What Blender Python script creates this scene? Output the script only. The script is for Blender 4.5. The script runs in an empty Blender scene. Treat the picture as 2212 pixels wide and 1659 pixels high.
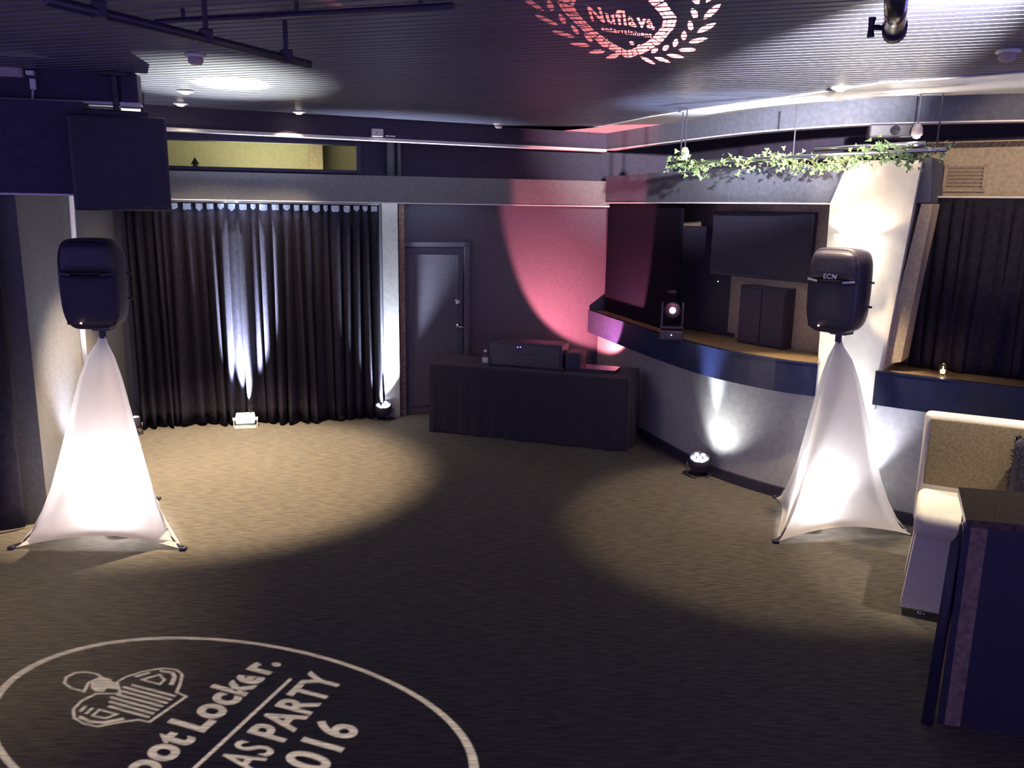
import bpy, bmesh, math, random
from mathutils import Vector, Matrix
random.seed(7)
S = bpy.context.scene
COL = S.collection
# ------------------------------------------------------------------ camera
H = 2.4; F = 1800.0; CX, CY = 1106.0, 829.5
PITCH = math.atan(381.5/F); ROLL = math.atan(.016)
FW = Vector((0, math.cos(PITCH), -math.sin(PITCH)))
R0 = Vector((1, 0, 0)); U0 = Vector((0, math.sin(PITCH), math.cos(PITCH)))
RT = R0*math.cos(ROLL) + U0*math.sin(ROLL); UP = -R0*math.sin(ROLL) + U0*math.cos(ROLL)
cd = bpy.data.cameras.new('camera'); cam = bpy.data.objects.new('camera', cd); COL.objects.link(cam)
cd.sensor_width = 36; cd.lens = 36*F/2212; cd.clip_end = 100
m = Matrix.Identity(4)
for i, v in enumerate((RT, UP, -FW)):
    for j in range(3): m[j][i] = v[j]
m.translation = Vector((0, 0, H)); cam.matrix_world = m
S.camera = cam
# ------------------------------------------------------------------ view + world
S.view_settings.view_transform = 'Standard'; S.view_settings.look = 'None'
S.view_settings.exposure = 0.0; S.view_settings.gamma = 1.0
S.view_settings.use_curve_mapping = False
W = bpy.data.worlds.new('world'); S.world = W; W.use_nodes = True
bg = W.node_tree.nodes['Background']; bg.inputs[0].default_value = (.42, .35, 1.05, 1); bg.inputs[1].default_value = 1.15

def spot(name, loc, target, power, color, angle, blend=.4, radius=.02):
    l = bpy.data.lights.new(name, 'SPOT'); l.energy = power; l.color = color
    l.spot_size = math.radians(angle); l.spot_blend = blend; l.shadow_soft_size = radius
    o = bpy.data.objects.new(name, l); COL.objects.link(o); o.location = loc
    o.rotation_euler = (Vector(target)-Vector(loc)).to_track_quat('-Z', 'Y').to_euler()
    return o
def point(name, loc, power, color, radius=.03):
    l = bpy.data.lights.new(name, 'POINT'); l.energy = power; l.color = color; l.shadow_soft_size = radius
    o = bpy.data.objects.new(name, l); COL.objects.link(o); o.location = loc
    return o
COOL = (.80, .88, 1.0); WARM = (1.0, .76, .47); RED = (1.0, .23, .28)
# downlights: warm pools on the carpet
spot('downlight_lamp', (-2.57, 6.8, 3.2), (-2.72, 7.1, 0), 2300, WARM, 70, .45, .04)
spot('downlight_lamp', (-2.94, 7.63, 3.2), (-3.0, 8.3, 1.2), 110, WARM, 95, .6, .04)
spot('downlight_lamp', (-2.04, 8.15, 3.2), (-2.6, 8.62, 1.5), 110, WARM, 80, .6, .04)
spot('downlight_lamp', (2.23, 6.05, 3.2), (2.15, 6.1, 0), 440, WARM, 60, .35, .04)
spot('downlight_lamp', (-2.9, 3.9, 3.2), (-3.4, 4.1, 0), 260, WARM, 74, .8, .04)
spot('downlight_lamp', (3.3, 4.3, 3.19), (3.0, 5.0, .6), 420, (1.0, .84, .62), 34, .5, .04)
spot('downlight_lamp', (2.23, 6.05, 3.2), (2.45, 7.4, 2.3), 45, WARM, 84, .7, .04)
spot('downlight_lamp', (3.3, 4.3, 3.19), (3.9, 6.4, 2.6), 130, WARM, 50, .6, .04)
# ------------------------------------------------------------------ pixel helpers (photo frame 2212x1659)
def ray(x, y): return FW + RT*((x-CX)/F) - UP*((y-CY)/F)
def flat(x, y, z=0.0):
    d = ray(x, y); t = (z-H)/d.z; return Vector((d.x*t, d.y*t, z))
def onp(x, y, A, B, off=0.0):
    A = Vector(A[:2]); B = Vector(B[:2]); e = (B-A).normalized(); n = Vector((e.y, -e.x))
    d = ray(x, y); t = (n.dot(A)+off)/(n.x*d.x+n.y*d.y); return Vector((d.x*t, d.y*t, H+d.z*t))
# ------------------------------------------------------------------ materials
def mat(name, col, rough=.6, spec=.5, noise=0.0, nscale=20, bump=0.0, bscale=60, metal=0.0, stretch=(1, 1, 1), sheen=0, coat=0, col2=None, rotz=0):
    m = bpy.data.materials.new(name); m.use_nodes = True; nt = m.node_tree; b = nt.nodes['Principled BSDF']
    b.inputs['Base Color'].default_value = (*col, 1); b.inputs['Roughness'].default_value = rough
    b.inputs['Specular IOR Level'].default_value = spec; b.inputs['Metallic'].default_value = metal
    b.inputs['Sheen Weight'].default_value = sheen; b.inputs['Coat Weight'].default_value = coat
    tc = nt.nodes.new('ShaderNodeTexCoord'); mp = nt.nodes.new('ShaderNodeMapping'); mp.inputs['Scale'].default_value = stretch
    mp.inputs['Rotation'].default_value = (0, 0, rotz); nt.links.new(tc.outputs['Object'], mp.inputs[0])
    nz = nt.nodes.new('ShaderNodeTexNoise'); nz.inputs['Scale'].default_value = nscale; nz.inputs['Detail'].default_value = 5
    nt.links.new(mp.outputs[0], nz.inputs['Vector'])
    cr = nt.nodes.new('ShaderNodeValToRGB'); k = noise
    cr.color_ramp.elements[0].position = .35; cr.color_ramp.elements[1].position = .65
    c0 = tuple(max(0, c*(1-k)) for c in col); c1 = col2 or tuple(min(1, c*(1+k)) for c in col)
    cr.color_ramp.elements[0].color = (*c0, 1); cr.color_ramp.elements[1].color = (*c1, 1)
    nt.links.new(nz.outputs[0], cr.inputs[0]); nt.links.new(cr.outputs[0], b.inputs['Base Color'])
    if bump:
        n2 = nt.nodes.new('ShaderNodeTexNoise'); n2.inputs['Scale'].default_value = bscale; n2.inputs['Detail'].default_value = 3
        nt.links.new(mp.outputs[0], n2.inputs['Vector'])
        bp = nt.nodes.new('ShaderNodeBump'); bp.inputs['Strength'].default_value = bump; bp.inputs['Distance'].default_value = .01
        nt.links.new(n2.outputs[0], bp.inputs['Height']); nt.links.new(bp.outputs[0], b.inputs['Normal'])
    return m
def emat(name, col, strength):
    m = bpy.data.materials.new(name); m.use_nodes = True; nt = m.node_tree; b = nt.nodes['Principled BSDF']
    b.inputs['Base Color'].default_value = (*[min(1, c) for c in col], 1)
    b.inputs['Emission Color'].default_value = (*col, 1); b.inputs['Emission Strength'].default_value = strength
    return m
M = {}
M['carpet'] = mat('carpet', (.095, .075, .052), .95, .45, .72, 1, .9, 300, stretch=(9, 75, 9), rotz=.315, sheen=.15)
M['paint_dark'] = mat('slate_paint', (.085, .09, .13), .7, .35, .12, 30, .12, 300)
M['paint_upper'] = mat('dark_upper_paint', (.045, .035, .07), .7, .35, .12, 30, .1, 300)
M['paint_red'] = mat('slate_blue_paint', (.085, .08, .115), .6, .4, .08, 30, .1, 300)
M['paint_band'] = mat('band_paint', (.16, .165, .18), .6, .4, .1, 30, .15, 400)
M['paint_white'] = mat('white_wall_paint', (.62, .59, .56), .6, .35, .05, 12, .06, 200)
M['paint_grey'] = mat('pale_grey_paint', (.36, .36, .36), .55, .4, .08, 20, .08, 200)
M['paint_side'] = mat('side_wall_paint', (.105, .105, .118), .65, .35, .12, 30, .1, 250)
M['paint_beige'] = mat('beige_paint', (.44, .36, .26), .65, .35, .14, 40, .12, 250)
M['lip'] = mat('white_trim_paint', (.75, .72, .72), .5, .4, .05, 20)
M['ceil'] = mat('slatted_ceiling', (.095, .095, .150), .42, .5, .2, 3, .1, 80, stretch=(.4, 8, 1))
M['black'] = mat('black_plastic', (.030, .026, .052), .45, .5, .2, 60, .15, 400)
M['grille'] = mat('black_steel_mesh', (.030, .026, .052), .55, .5, .3, 200, .3, 900)
M['black_paint'] = mat('black_painted_metal', (.030, .026, .052), .4, .5, .1, 30)
M['tvglass'] = mat('screen_glass', (.030, .026, .052), .25, .5, .1, 10)
M['curtain'] = mat('navy_velvet_curtain', (.017, .0155, .029), .9, .15, .25, 25, .25, 300)
M['lit_tops'] = mat('lit_pleat_tops', (.36, .40, .52), .8, .3, .2, 60, .2, 300)  # pale colour stands in for light on the pleat tops
M['gloss'] = mat('gloss_navy_fascia', (.022, .028, .08), .25, .3, .1, 15)
M['wood'] = mat('brown_wood', (.23, .16, .09), .35, .5, .35, 12, .1, 80, stretch=(2, 14, 2))
M['darkwood'] = mat('dark_stained_wood', (.085, .05, .035), .22, .6, .5, 6, .15, 60, stretch=(3, 12, 3), coat=.4)
M['edgewood'] = mat('reddish_wood_edge', (.24, .16, .12), .6, .4, .3, 30, .1, 100)
M['darkbody'] = mat('dark_laminate', (.03, .024, .05), .5, .5, .1, 20)
M['chrome'] = mat('brushed_steel', (.7, .7, .72), .22, .5, .05, 20, metal=1)
M['white_plastic'] = mat('white_plastic', (.75, .72, .68), .45, .5, .03, 20)
M['pinkish'] = mat('cream_plastic', (.45, .36, .36), .6, .4, .1, 50)
M['leather'] = mat('white_stool_cover', (.74, .70, .62), .5, .4, .04, 30, .05, 120)
M['plush'] = mat('beige_plush', (.20, .16, .10), .9, .2, .25, 90, .4, 400, sheen=.3)
M['fur'] = mat('dark_fluffy_cushion', (.030, .026, .052), .95, .3, .4, 60, .6, 200, sheen=.2)
M['cloth'] = mat('black_tablecloth', (.024, .020, .038), .9, .2, .2, 40, .2, 300, sheen=.1)
M['leaf'] = mat('ivy_leaf', (.20, .30, .13), .45, .5, .4, 60, .1, 200)
M['vine'] = mat('ivy_stem', (.16, .15, .07), .6, .4, .2, 60)
M['slatwood'] = mat('brown_slat_ceiling', (.20, .12, .07), .3, .5, .25, 5, .1, 60, stretch=(.5, 9, 1))
M['board'] = mat('alcove_shade_black', (.003, .003, .012), .9, .12, .1, 20)  # near black, alcove shade put into the colour
M['cream'] = mat('cream_room_paint', (.66, .62, .44), .7, .3, .05, 20)
M['brass'] = mat('brass', (.8, .7, .5), .25, .5, .05, 20, metal=1)
M['silver_ink'] = mat('silver_lettering', (.5, .5, .52), .35, .5, .02, 20, metal=.6)
M['led_white'] = emat('white_led', (.9, .95, 1.0), 14)
M['led_pink'] = emat('red_lens_glow', (1.0, .45, .40), 5)
M['led_orange'] = emat('orange_led', (1.0, .55, .45), 7)
M['led_blue'] = emat('blue_led', (.25, .28, 1.0), 6)
M['bulb'] = emat('warm_bulb', (1.0, .86, .66), 18)
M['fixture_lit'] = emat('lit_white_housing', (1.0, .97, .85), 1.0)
M['candle_glow'] = emat('candle_glow', (1.0, .70, .38), 2.2)
def scrim_mat():
    m = bpy.data.materials.new('stretch_scrim_fabric'); m.use_nodes = True; nt = m.node_tree; nt.nodes.clear()
    o = nt.nodes.new('ShaderNodeOutputMaterial'); mx = nt.nodes.new('ShaderNodeMixShader'); mx.inputs[0].default_value = .45
    d = nt.nodes.new('ShaderNodeBsdfDiffuse'); t = nt.nodes.new('ShaderNodeBsdfTranslucent')
    nz = nt.nodes.new('ShaderNodeTexNoise'); nz.inputs['Scale'].default_value = 9
    cr = nt.nodes.new('ShaderNodeValToRGB'); cr.color_ramp.elements[0].color = (.74, .68, .66, 1); cr.color_ramp.elements[1].color = (.80, .76, .74, 1)
    nt.links.new(nz.outputs[0], cr.inputs[0]); nt.links.new(cr.outputs[0], d.inputs[0]); nt.links.new(cr.outputs[0], t.inputs[0])
    nt.links.new(d.outputs[0], mx.inputs[1]); nt.links.new(t.outputs[0], mx.inputs[2]); nt.links.new(mx.outputs[0], o.inputs[0])
    return m
M['scrim'] = scrim_mat()
def glass_mat(name, col, ior=1.45, rough=.02):
    m = bpy.data.materials.new(name); m.use_nodes = True; b = m.node_tree.nodes['Principled BSDF']
    b.inputs['Base Color'].default_value = (*col, 1); b.inputs['Transmission Weight'].default_value = 1
    b.inputs['IOR'].default_value = ior; b.inputs['Roughness'].default_value = rough
    return m
M['glass'] = glass_mat('clear_glass', (.9, .9, .9))
M['pane'] = glass_mat('thin_window_glass', (.92, .95, .85), 1.02)
def shade_mat():
    m = bpy.data.materials.new('frosted_shade'); m.use_nodes = True; nt = m.node_tree; b = nt.nodes['Principled BSDF']
    b.inputs['Base Color'].default_value = (.9, .85, .75, 1); b.inputs['Emission Color'].default_value = (1, .9, .72, 1)
    b.inputs['Emission Strength'].default_value = 5
    return m
M['shade'] = shade_mat()
# ------------------------------------------------------------------ mesh helpers
class MB:
    def __init__(s): s.bm = bmesh.new()
    def poly(s, pts):
        return s.bm.faces.new([s.bm.verts.new(p) for p in pts])
    def prism(s, pts, ext):                       # extrude polygon by vector
        e = Vector(ext); a = [s.bm.verts.new(Vector(p)) for p in pts]; b = [s.bm.verts.new(Vector(p)+e) for p in pts]
        s.bm.faces.new(a); s.bm.faces.new(b[::-1]); n = len(a)
        for i in range(n): s.bm.faces.new((a[i], b[i], b[(i+1) % n], a[(i+1) % n]))
        return s
    def box(s, c, size, rz=0, bev=0, rot=None):
        g = bmesh.ops.create_cube(s.bm, size=1)['verts']
        mt = Matrix.Translation(Vector(c)) @ (rot if rot else Matrix.Rotation(rz, 4, 'Z')) @ Matrix.Diagonal((*size, 1))
        bmesh.ops.transform(s.bm, matrix=mt, verts=g)
        if bev:
            es = list({e for v in g for e in v.link_edges}); bmesh.ops.bevel(s.bm, geom=es, offset=bev, segments=3, affect='EDGES', profile=.5)
        return s
    def tube(s, pts, r, seg=10, caps=True):
        pts = [Vector(p) for p in pts]; rs = r if isinstance(r, (list, tuple)) else [r]*len(pts); rings = []
        for i, p in enumerate(pts):
            d = (pts[min(i+1, len(pts)-1)]-pts[max(i-1, 0)]).normalized()
            a = d.cross(Vector((0, 0, 1)) if abs(d.z) < .95 else Vector((1, 0, 0))).normalized(); b = d.cross(a)
            rings.append([s.bm.verts.new(p+(a*math.cos(2*math.pi*k/seg)+b*math.sin(2*math.pi*k/seg))*rs[i]) for k in range(seg)])
        for q, w in zip(rings, rings[1:]):
            for k in range(seg): s.bm.faces.new((q[k], q[(k+1) % seg], w[(k+1) % seg], w[k]))
        if caps: s.bm.faces.new(rings[0][::-1]); s.bm.faces.new(rings[-1])
        return s
    def lathe(s, prof, c, seg=24, rot=None):
        c = Vector(c); rings = []
        for r, z in prof:
            ring = []
            for k in range(seg):
                p = Vector((r*math.cos(2*math.pi*k/seg), r*math.sin(2*math.pi*k/seg), z))
                if rot: p = rot @ p
                ring.append(s.bm.verts.new(c+p))
            rings.append(ring)
        for q, w in zip(rings, rings[1:]):
            for k in range(seg): s.bm.faces.new((q[k], q[(k+1) % seg], w[(k+1) % seg], w[k]))
        if prof[0][0] > 1e-4: s.bm.faces.new(rings[0][::-1])
        if prof[-1][0] > 1e-4: s.bm.faces.new(rings[-1])
        return s
    def grid(s, fn, nu, nv, closeu=False):
        vs = [[s.bm.verts.new(fn(i/nu, j/nv)) for j in range(nv+1)] for i in range(nu if closeu else nu+1)]
        n = len(vs)
        for i in range(nu):
            for j in range(nv): s.bm.faces.new((vs[i][j], vs[(i+1) % n][j], vs[(i+1) % n][j+1], vs[i][j+1]))
        return s
def obj(name, mb, mt, parent=None, smooth=False, solid=0, at=None):
    bm = mb.bm; bmesh.ops.remove_doubles(bm, verts=bm.verts, dist=1e-6)
    bmesh.ops.recalc_face_normals(bm, faces=bm.faces)
    me = bpy.data.meshes.new(name); bm.to_mesh(me); bm.free()
    o = bpy.data.objects.new(name, me); COL.objects.link(o); me.materials.append(mt)
    if parent is not None:
        o.parent = parent; r = parent
        while r.parent: r = r.parent
        me.transform(Matrix.Translation(-r.location))
    elif at is not None:
        o.location = at; me.transform(Matrix.Translation(-Vector(at)))
    if smooth:
        for p in me.polygons: p.use_smooth = True
    if solid:
        md = o.modifiers.new('thickness', 'SOLIDIFY'); md.thickness = solid; md.offset = 0
    return o
def thing(name, label, cat, loc, group=None):
    o = bpy.data.objects.new(name, None); COL.objects.link(o); o.location = loc; o.empty_display_size = .1
    o['label'] = label; o['category'] = cat
    if group: o['group'] = group
    return o
def tag(o, label, cat, group=None):
    o['label'] = label; o['category'] = cat
    if group: o['group'] = group
    return o
def struct(name, mb, mt, smooth=False):
    o = obj(name, mb, mt, smooth=smooth); o['kind'] = 'structure'; return o
def copy_tree(o, parent=None):
    c = o.copy(); COL.objects.link(c)
    if parent: c.parent = parent
    for ch in list(o.children): copy_tree(ch, c)
    return c
def offs(path, d):
    P = [Vector(p[:2]) for p in path]; out = []
    for i, p in enumerate(P):
        ns = []
        for a, b in ((i-1, i), (i, i+1)):
            if 0 <= a and b < len(P):
                e = (P[b]-P[a]).normalized(); ns.append(Vector((e.y, -e.x)))
        n = sum(ns, Vector((0, 0))).normalized(); k = 1/max(.4, n.dot(ns[0]))
        out.append(p+n*d*k)
    return out
def strip(mb, path, o0, o1, z0, z1):              # sweep a rectangle along a path; positive offset = into the room
    A, B = offs(path, o0), offs(path, o1)
    rows = [[mb.bm.verts.new((p.x, p.y, z)) for p, z in ((a, z0), (b, z0), (b, z1), (a, z1))] for a, b in zip(A, B)]
    for q, w in zip(rows, rows[1:]):
        for k in range(4): mb.bm.faces.new((q[k], q[(k+1) % 4], w[(k+1) % 4], w[k]))
    mb.bm.faces.new(rows[0]); mb.bm.faces.new(rows[-1][::-1]); return mb
def text_mesh(txt, size, extrude, bold=0.0, spacing=1.0):
    cu = bpy.data.curves.new('lettering', 'FONT'); cu.body = txt; cu.size = size; cu.extrude = extrude; cu.offset = bold
    cu.space_character = spacing; cu.align_x = 'CENTER'; cu.resolution_u = 4
    o = bpy.data.objects.new('lettering', cu); COL.objects.link(o)
    dg = bpy.context.evaluated_depsgraph_get(); dg.update(); me = bpy.data.meshes.new_from_object(o.evaluated_get(dg))
    bpy.data.objects.remove(o); return me
# ------------------------------------------------------------------ room paths
ZC = 3.25
WD = Vector((.9687, .2476)); WN = Vector((.2476, -.9687)); W0 = Vector((-4.03, 8.71))
def wp(t, off=0): p = W0+WD*t+WN*off; return (p.x, p.y)
CORNER = (1.03, 10.0)
RCTRL = [(1.03, 10.0), (1.30, 9.05), (1.55, 8.23), (1.87, 7.40), (2.27, 6.86), (2.52, 6.68), (2.88, 6.42), (3.18, 6.2), (4.4, 5.32), (6.2, 4.0)]
RP = [Vector(p) for p in RCTRL]
def smoothp(P, n=5):
    out = []
    for i in range(len(P)-1):
        p0, p1, p2, p3 = P[max(i-1, 0)], P[i], P[i+1], P[min(i+2, len(P)-1)]
        for k in range(n):
            t = k/n; out.append(.5*((2*p1)+(p2-p0)*t+(2*p0-5*p1+4*p2-p3)*t*t+(3*p1-p0-3*p2+p3)*t**3))
    out.append(P[-1]); return out
RALL = smoothp(RP); i5 = 5*5; i6 = 6*5
RA = RALL[:i5+1]; RB = RALL[i6:]; RMID = RALL[i5:i6+1]
PA, PB = (2.52, 6.68), (3.18, 6.2)                # plane of the white pillar
LA, LB = (-7.5, 4.95), (-3.52, 6.0)               # left curtain line
L2 = (-4.10, 8.68)
# floor
mb = MB(); mb.box((-.6, 4.5, -.05), (16, 14, .1)); struct('floor', mb, M['carpet'])
# ceiling with real slats
def slats(mb, cx, cy, half_len, qs, qe, z, pitch=.085, groove=.020, depth=.013, ang=-.315):
    c = Vector((math.cos(ang), math.sin(ang))); q = Vector((-math.sin(ang), math.cos(ang))); o = Vector((cx, cy))
    t = qs; prof = []
    while t < qe:
        prof += [(t, 0), (t+pitch-groove, 0), (t+pitch-groove+.003, depth), (t+pitch-.003, depth)]; t += pitch
    rows = [[mb.bm.verts.new((*(o+c*s*half_len+q*a), z+b)) for s in (-1, 1)] for a, b in prof]
    for a, b in zip(rows, rows[1:]): mb.bm.faces.new((a[0], a[1], b[1], b[0]))
    return mb
mb = MB(); slats(mb, 0, 0, 11, -5, 13, ZC); mb.box((-.6, 4.5, ZC+.07), (16, 14, .06)); struct('ceiling', mb, M['ceil'])
# back wall (behind curtains, door and red corner)
SL0 = onp(348, 330, wp(0, -.1), wp(4, -.1)); SL1 = onp(771, 330, wp(0, -.1), wp(4, -.1))
def tof(p): return (Vector(p[:2])-W0).dot(WD)
t0, t1 = tof(SL0), tof(SL1); zb, zt = 2.765, 3.035
BW0, BW1 = -.6, 6.4
mb = MB(); strip(mb, [wp(BW0, 0), wp(BW1, 0)], -.28, -.1, 0, 2.6); struct('wall_back', mb, M['paint_red'])
mb = MB()
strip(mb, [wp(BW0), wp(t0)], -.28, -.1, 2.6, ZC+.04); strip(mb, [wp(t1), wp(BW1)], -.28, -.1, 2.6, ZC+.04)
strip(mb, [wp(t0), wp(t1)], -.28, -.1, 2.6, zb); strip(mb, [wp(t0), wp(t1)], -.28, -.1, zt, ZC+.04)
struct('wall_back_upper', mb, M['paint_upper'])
mb = MB(); strip(mb, [wp(.05), wp(5.25)], -.099, .16, 2.43, 2.71); struct('trim_1', mb, M['paint_band'])
mb = MB(); strip(mb, [wp(.05), wp(5.25)], .13, .165, 2.42, 2.432); struct('trim_2', mb, M['lip'])
# left side wall, left curtain wall
mb = MB(); strip(mb, [LB, L2], -.2, 0, 0, ZC+.04); strip(mb, [LA, LB], -.4, -.12, 0, ZC+.04); struct('wall_left', mb, M['paint_side'])
mb = MB(); strip(mb, [(-7.4, 4.6), (-2.885, 5.78)], -.25, 0, 2.44, 3.04); struct('trim_3', mb, M['paint_upper'])
mb = MB(); strip(mb, [(-7.4, 4.6), (-2.885, 5.78)], -.02, .01, 2.43, 2.442); struct('trim_4', mb, M['lip'])
# ceiling bulkhead ring with white lip
BULK = [Vector(p) for p in [(-7.6, 5.0), (-2.6, 6.0), (-3.38, 7.78), (1.03, 9.83)]]
BULKR = [Vector(p) for p in [(1.03, 9.83), (1.45, 8.75), (1.94, 7.51), (2.35, 6.88), (2.75, 6.50), (3.58, 6.14), (4.6, 5.9)]]
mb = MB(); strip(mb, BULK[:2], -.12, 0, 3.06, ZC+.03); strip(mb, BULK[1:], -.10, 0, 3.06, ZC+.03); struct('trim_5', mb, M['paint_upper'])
mb = MB(); strip(mb, BULK[:2], -.13, .012, 3.045, 3.062); strip(mb, BULK[1:], -.115, .012, 3.035, 3.062); struct('trim_6', mb, M['lip'])
BR = smoothp(BULKR, 4)
mb = MB(); strip(mb, BR, -.12, 0, 3.06, ZC+.03); struct('trim_7', mb, M['paint_dark'])
mb = MB(); strip(mb, BR, -.12, .006, 3.05, 3.06); struct('trim_8', mb, M['lip'])
# flat pale border between slats and right bulkhead
inner = [flat(x, y, ZC-.012) for x, y in [(1180, 286), (1300, 274), (1400, 254), (1500, 238), (1700, 211), (1900, 181), (2060, 170), (2212, 158), (2400, 140)]]
mb = MB(); outer = [Vector((*p, ZC-.012)) for p in [(-.3, 9.28), (1.02, 9.85), (1.45, 8.78), (1.94, 7.53), (2.35, 6.9), (2.75, 6.52), (3.2, 6.3), (3.58, 6.16), (4.5, 5.9)]]
for i in range(len(inner)-1): mb.prism([inner[i], inner[i+1], outer[i+1], outer[i]], (0, 0, .01))
struct('trim_9', mb, M['lip'])
# brown slatted soffit over the alcoves
mb = MB(); R3 = [(1.1, 9.9), (1.6, 8.3), (2.05, 7.45), (2.45, 6.95), (2.85, 6.58), (3.65, 6.2), (4.6, 5.95)]
for k in range(12): strip(mb, R3, -.12-.085*k-.07, -.12-.085*k, 3.19, 3.21)
strip(mb, R3, -1.2, -.1, 3.212, 3.235)
struct('ceiling_soffit', mb, M['slatwood'])
# right wall: dado, skirting, band, alcove, pillar, recess
mb = MB(); strip(mb, RALL, -.08, 0, 0, .96); struct('wall_right', mb, M['paint_grey'])
mb = MB(); strip(mb, RALL, 0, .03, 0, .095); struct('baseboard_right', mb, M['black_paint'])
mb = MB(); strip(mb, RA, -.62, -.5, .9, 2.55); strip(mb, RB, -.62, -.5, .9, 2.95); struct('wall_right_alcove', mb, M['paint_beige'])
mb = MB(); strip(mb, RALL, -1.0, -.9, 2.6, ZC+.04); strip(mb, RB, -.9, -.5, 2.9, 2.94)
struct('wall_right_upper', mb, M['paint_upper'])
RBAND = RALL[1:i5+2]
mb = MB(); strip(mb, RBAND, -.5, .03, 2.47, 2.76); struct('trim_10', mb, M['paint_dark'])
mb = MB(); strip(mb, RBAND, -.06, .036, 2.462, 2.472); struct('trim_11', mb, M['lip'])
n = Vector((-.588, -.809))
def pp(x, y, off=0): return onp(x, y, PA, PB, off)
mb = MB(); pl = [pp(1834, 347, .04), pp(1992, 345, .04), pp(1889, 885, .04), pp(1760, 862, .04), pp(1793, 440, .04)]
mb.prism(pl, Vector((-n.x, -n.y, 0))*.5); struct('wall_right_pillar', mb, M['paint_white'])
# beige slanted casing on the right of the pillar
mb = MB(); q = [pp(1990, 440, -.02), pp(2016, 440, -.02), pp(1946, 782, -.02), pp(1903, 788, -.02)]
mb.prism(q, Vector((-n.x, -n.y, 0))*.46); struct('trim_12', mb, M['paint_beige'])
mb = MB(); q = [pp(1990, 340, -.01), pp(2014, 340, -.01), pp(2010, 438, -.01), pp(1976, 438, -.01)]
mb.prism(q, Vector((-n.x, -n.y, 0))*.46); struct('trim_13', mb, M['paint_dark'])
# ------------------------------------------------------------------ lit room seen through the high slot in the back wall
B = [Vector((*wp(t0-1.2, -.30), 0)), Vector((*wp(t1+2.0, -.30), 0)), Vector((*wp(t1+2.0, -3.4), 0)), Vector((*wp(t0-1.2, -3.4), 0))]
mb = MB(); strip(mb, [wp(t0-1.2), wp(t1+2)], -3.5, -3.4, 2.2, 3.5); mb.prism([b+Vector((0, 0, 3.42)) for b in B], (0, 0, .05))
mb.prism([b+Vector((0, 0, 2.4)) for b in B], (0, 0, -.05))
for t in (t0-1.25, t1+2.0): mb.prism([(*wp(t, -.3), 2.4), (*wp(t, -3.4), 2.4), (*wp(t, -3.4), 3.45), (*wp(t, -.3), 3.45)], (WD.x*.05, WD.y*.05, 0))
struct('wall_beyond', mb, M['cream'])
mb = MB(); mb.prism([(*wp(t1-.46, -3.4), 2.4), (*wp(t1-.28, -3.4), 2.4), (*wp(t1-.28, -2.9), 2.4), (*wp(t1-.46, -2.9), 2.4)], (0, 0, 1.0))
strip(mb, [wp(t1-.5, -2.9), wp(t1+1.8, -1.4)], -.12, 0, 3.28, 3.45)
struct('trim_14', mb, M['paint_beige'])
_l = bpy.data.lights.new('room_beyond_lamp', 'AREA'); _l.energy = 34; _l.color = (1, .93, .62); _l.size = 1.2
_o = bpy.data.objects.new('room_beyond_lamp', _l); COL.objects.link(_o); _o.location = (*wp((t0+t1)/2, -2.2), 2.47); _o.rotation_euler = (math.pi, 0, 0)
mb = MB(); strip(mb, [wp(t0), wp(t1)], -.2, -.195, zb, zt); w1 = struct('window_1', mb, M['pane'])
mb = MB()
for a, b, c, d in ((t0-.03, t0+.005, zb-.03, zt+.02), (t1-.005, t1+.04, zb-.03, zt+.02), (t0, t1, zb-.03, zb+.004), (t0, t1, zt-.004, zt+.02)): strip(mb, [wp(a), wp(b)], -.24, -.08, c, d)
f = obj('window_frame', mb, M['black_paint'], w1)
mb = MB(); p = wp(t0+.24, -.9); mb.lathe([(.001, 3.02-.1), (.05, 2.84), (.02, 2.84), (.07, 2.76), (.02, 2.76), (.02, 2.4)][::-1], (p[0], p[1], -.02), 10)
tag(obj('small_tree', mb, M['leaf'], at=(p[0], p[1], 2.4)), 'tiny dark conical tree seen through the lit slot window', 'plant')
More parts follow.
